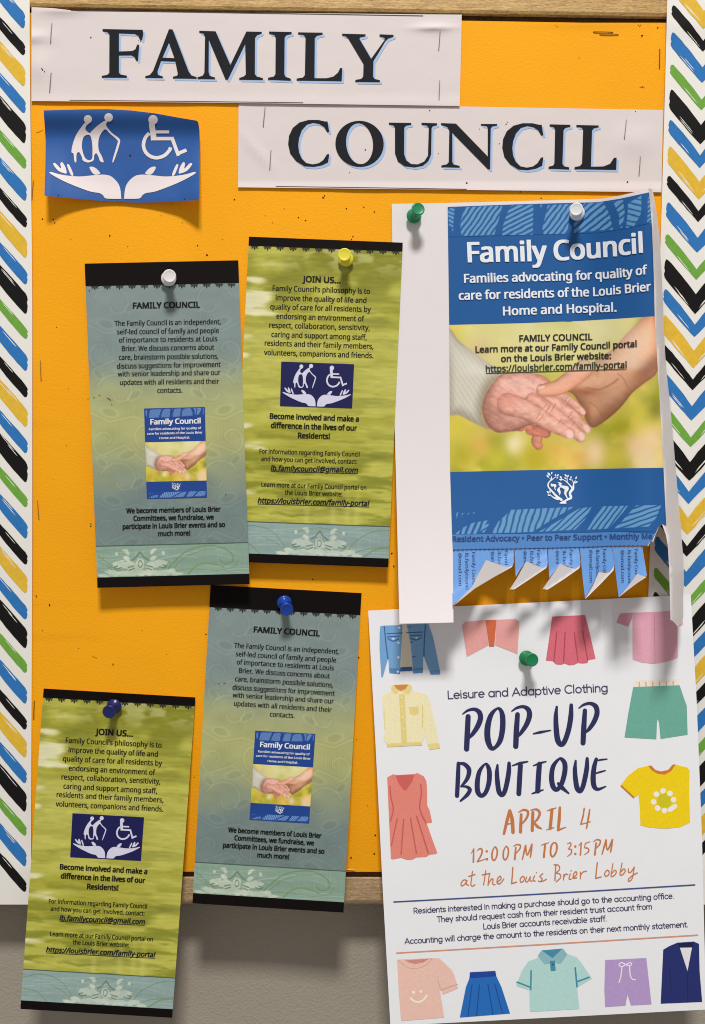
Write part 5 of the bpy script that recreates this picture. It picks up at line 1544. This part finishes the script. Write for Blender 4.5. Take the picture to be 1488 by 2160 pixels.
picture("purple_shorts_picture", *Fq, [('p', [(635, 708), (985, 690), (1000, 820), (1030, 1085), (855, 1095), (825, 1000), (808, 1097), (635, 1108), (628, 960)], (178, 152, 202)),
    ('l', [(810, 745), (775, 730), (752, 748), (775, 765), (808, 747)], (232, 228, 236), 10), ('l', [(812, 747), (845, 730), (862, 742), (840, 755), (812, 749)], (232, 228, 236), 10), ('l', [(778, 765), (768, 850), (752, 898)], (232, 228, 236), 10), ('l', [(843, 760), (848, 835), (868, 872), (893, 875)], (232, 228, 236), 10)])
picture("navy_jacket_picture", *Fq, [('p', [(1250, 560), (1390, 550), (1435, 570), (1440, 800), (1462, 1065), (1108, 1080), (1130, 620), (1180, 590)], (36, 46, 108)), ('p', [(1255, 566), (1390, 558), (1384, 600), (1268, 602)], (24, 30, 70)), ('p', [(1272, 603), (1375, 601), (1337, 802)], (226, 224, 226)), ('l', [(1336, 815), (1340, 1070)], (26, 34, 84), 5), ('l', [(1185, 780), (1195, 970)], (26, 34, 84), 5)])

# ==================================================================== push pins
def push_pin(label, base, end, page, ppt, col, rough=0.35, name="push_pin"):
    """base: where the pin enters the paper (photo px); end: centre of its outer end as measured."""
    B = page.to3([ppt])[0] if ppt is not None else None
    hb = -B[1]
    b = Vector(board_pt(base[0], base[1], hb + .0022))
    L = 0.0150
    e = Vector(board_pt(end[0], end[1], hb + L))
    ax = (e - b).normalized()
    root = thing(name, label, "push pin", tuple(b), "plastic push pins holding the papers up")
    q = ax.to_track_quat('Z', 'Y')
    pm = mat("pin_plastic", col, rough, 0.5)
    def lathe(prof, m, nm):
        n = 28
        V, F = [], []
        for r, z in prof:
            for i in range(n):
                a = 2 * math.pi * i / n
                V.append(q @ Vector((r * math.cos(a), r * math.sin(a), z)))
        k = len(prof)
        for j in range(k - 1):
            for i in range(n):
                F.append((j * n + i, j * n + (i + 1) % n, (j + 1) * n + (i + 1) % n, (j + 1) * n + i))
        F.append(tuple(range((k - 1) * n, k * n))); F.append(tuple(range(n))[::-1])
        me = bpy.data.meshes.new(nm)
        me.from_pydata([tuple(v) for v in V], [], F)
        me.materials.append(m)
        me.polygons.foreach_set('use_smooth', [True] * len(F))
        me.update()
        o = link(nm, me, root)
        return o
    mm = .001
    prof = [(1.2, 0), (4.4, .1), (4.9, .6), (4.9, 1.2), (4.4, 1.8), (3.4, 2.3), (2.75, 3.4), (2.6, 5.0), (2.7, 7.0), (3.0, 9.0), (3.5, 10.6), (4.0, 11.2), (4.25, 11.8), (4.25, 12.5), (4.05, 12.9), (3.6, 13.05), (3.4, 12.95), (1.0, 12.95)]
    lathe([(r * mm, z * mm) for r, z in prof], pm, "grip")
    lathe([(.5 * mm, -6 * mm), (.5 * mm, .2 * mm)], mat("pin_steel", (170, 168, 165), 0.3, 0.6), "needle")
    return root
REFp = Page(card_h(REF1, 2.2, 11, .05, 1.2, .6), REF1, REF1)
push_pin("white push pin in the black top strip of a grey card", (356, 588), (358, 582), REFp, (356, 586), (226, 222, 222))
push_pin("bright yellow push pin at the top of the upper green card", (730, 547), (727, 537), Page(card_h(REF2, 2.6, 8.5, .05, 1.2, .3), REF2, REF2), (730, 545), (222, 212, 62))
push_pin("green push pin in the white margin at the poster's top left", (873, 457), (883, 440), pp, (873, 457), (20, 128, 84))
push_pin("white push pin over the leaf pattern at the poster's top", (1218, 450), (1216, 441), pp, (1218, 450), (220, 224, 228))
push_pin("green push pin in the boutique flyer below the poster", (1110, 1388), (1123, 1392), fg, (1110, 1388), (14, 122, 74))
pg3 = Page(card_h(REF1, 1.2, 15, .06, 1.1, .8), REF1, [(444.7, 1234), (763.1, 1251), (725, 1925.1), (406.3, 1905.5)])
push_pin("glossy blue push pin in the black strip of the lower grey card", (600, 1270), (606, 1287), pg3, (340, 590), (16, 62, 158), .22)
pg4 = Page(card_h(REF2, 2.0, 19, .06, 1.0, 1.2), REF2, [(92.5, 1452.3), (412.7, 1471), (363.6, 2147), (43.4, 2128.3)])
push_pin("dark blue push pin in the lower left green card", (242, 1489), (230, 1502), pg4, (680, 545), (20, 30, 94), .3)

# ==================================================================== staples
steel = mat("staple_steel", (128, 120, 116), 0.4, 0.5)
brass = mat("staple_tinted", (150, 104, 44), 0.45, 0.5)
def staple(label, a, b, page, m):
    A, B = Vector(page.to3([a], .0005)[0]), Vector(page.to3([b], .0005)[0])
    root = tag(link("staple", None, None, tuple((A + B) / 2)), label, "staple", "staples fixing paper to the board")
    bpy.data.objects.remove(root)
    r = .00028
    pts = [A + Vector((0, .0022, 0)), A + Vector((0, .0002, 0)), A + (B - A) * .04, A + (B - A) * .5 + Vector((0, -.00012, 0)), B + (A - B) * .04, B + Vector((0, .0002, 0)), B + Vector((0, .0022, 0))]
    mid = (A + B) / 2
    V, F, n = [], [], 6
    d = (B - A).normalized(); side = d.cross(Vector((0, 1, 0))).normalized()
    for i, c in enumerate(pts):
        t = (pts[min(i + 1, len(pts) - 1)] - pts[max(i - 1, 0)]).normalized()
        u = side; w = t.cross(u).normalized()
        for k in range(n):
            an = 2 * math.pi * k / n
            V.append(tuple(c - mid + (u * math.cos(an) + w * math.sin(an)) * r))
    for i in range(len(pts) - 1):
        for k in range(n):
            F.append((i * n + k, i * n + (k + 1) % n, (i + 1) * n + (k + 1) % n, (i + 1) * n + k))
    F += [tuple(range(n))[::-1], tuple(range((len(pts) - 1) * n, len(pts) * n))]
    me = bpy.data.meshes.new("staple")
    me.from_pydata(V, [], F); me.materials.append(m)
    me.polygons.foreach_set('use_smooth', [True] * len(F)); me.update()
    o = link("staple", me, None, tuple(mid))
    tag(o, label, "staple", "staples fixing paper to the board")
P1, P2 = Page(b1h), Page(b2h)
staple("upper upright staple in the left end of the FAMILY banner", (109.5, 49), (107, 91), P1, steel)
staple("lower upright staple in the left end of the FAMILY banner", (108, 153.5), (105, 195), P1, steel)
staple("upper upright staple in the right end of the FAMILY banner", (929, 65), (926, 106), P1, steel)
staple("lower upright staple in the right end of the FAMILY banner", (928, 170), (926.5, 210), P1, steel)
staple("upper leaning staple in the left end of the COUNCIL banner", (559.5, 226.5), (555.5, 267.5), P2, steel)
staple("lower leaning staple in the left end of the COUNCIL banner", (572, 316.5), (569.5, 357.5), P2, steel)
staple("upper leaning staple in the right end of the COUNCIL banner", (1322, 252.5), (1317.5, 293), P2, steel)
staple("lower leaning staple in the right end of the COUNCIL banner", (1351.5, 330), (1348.5, 370.5), P2, steel)
staple("dark level staple in the bare orange paper at the top right", (1252.5, 67), (1293.5, 68), bpage, mat("staple_dark", (92, 62, 34), 0.5))
staple("thin orange level staple just below the dark one, top right", (1266, 72), (1305, 72.5), bpage, brass)
staple("upright staple in the orange paper beside the right trim", (1392.5, 103), (1391.5, 144), bpage, mat("staple_dark", (92, 62, 34), 0.5))
staple("upright orange staple beside the left trim, level with the blue emblem", (70.5, 381), (67.5, 422), bpage, brass)
staple("upright staple in orange paper left of the upper grey card", (85.5, 761), (87, 803), bpage, brass)
staple("upright staple beside the left trim, level with the lower end of the upper cards", (79.5, 1056), (82.5, 1096), bpage, brass)
staple("upright staple between the left trim and the lower green card", (72.5, 1479), (71.5, 1518), bpage, mat("staple_dark", (92, 62, 34), 0.5))
staple("pale level staple above the bottom rail, right of the lower grey card", (728, 1834), (749, 1835.5), bpage, mat("staple_pale", (226, 190, 130), 0.4))
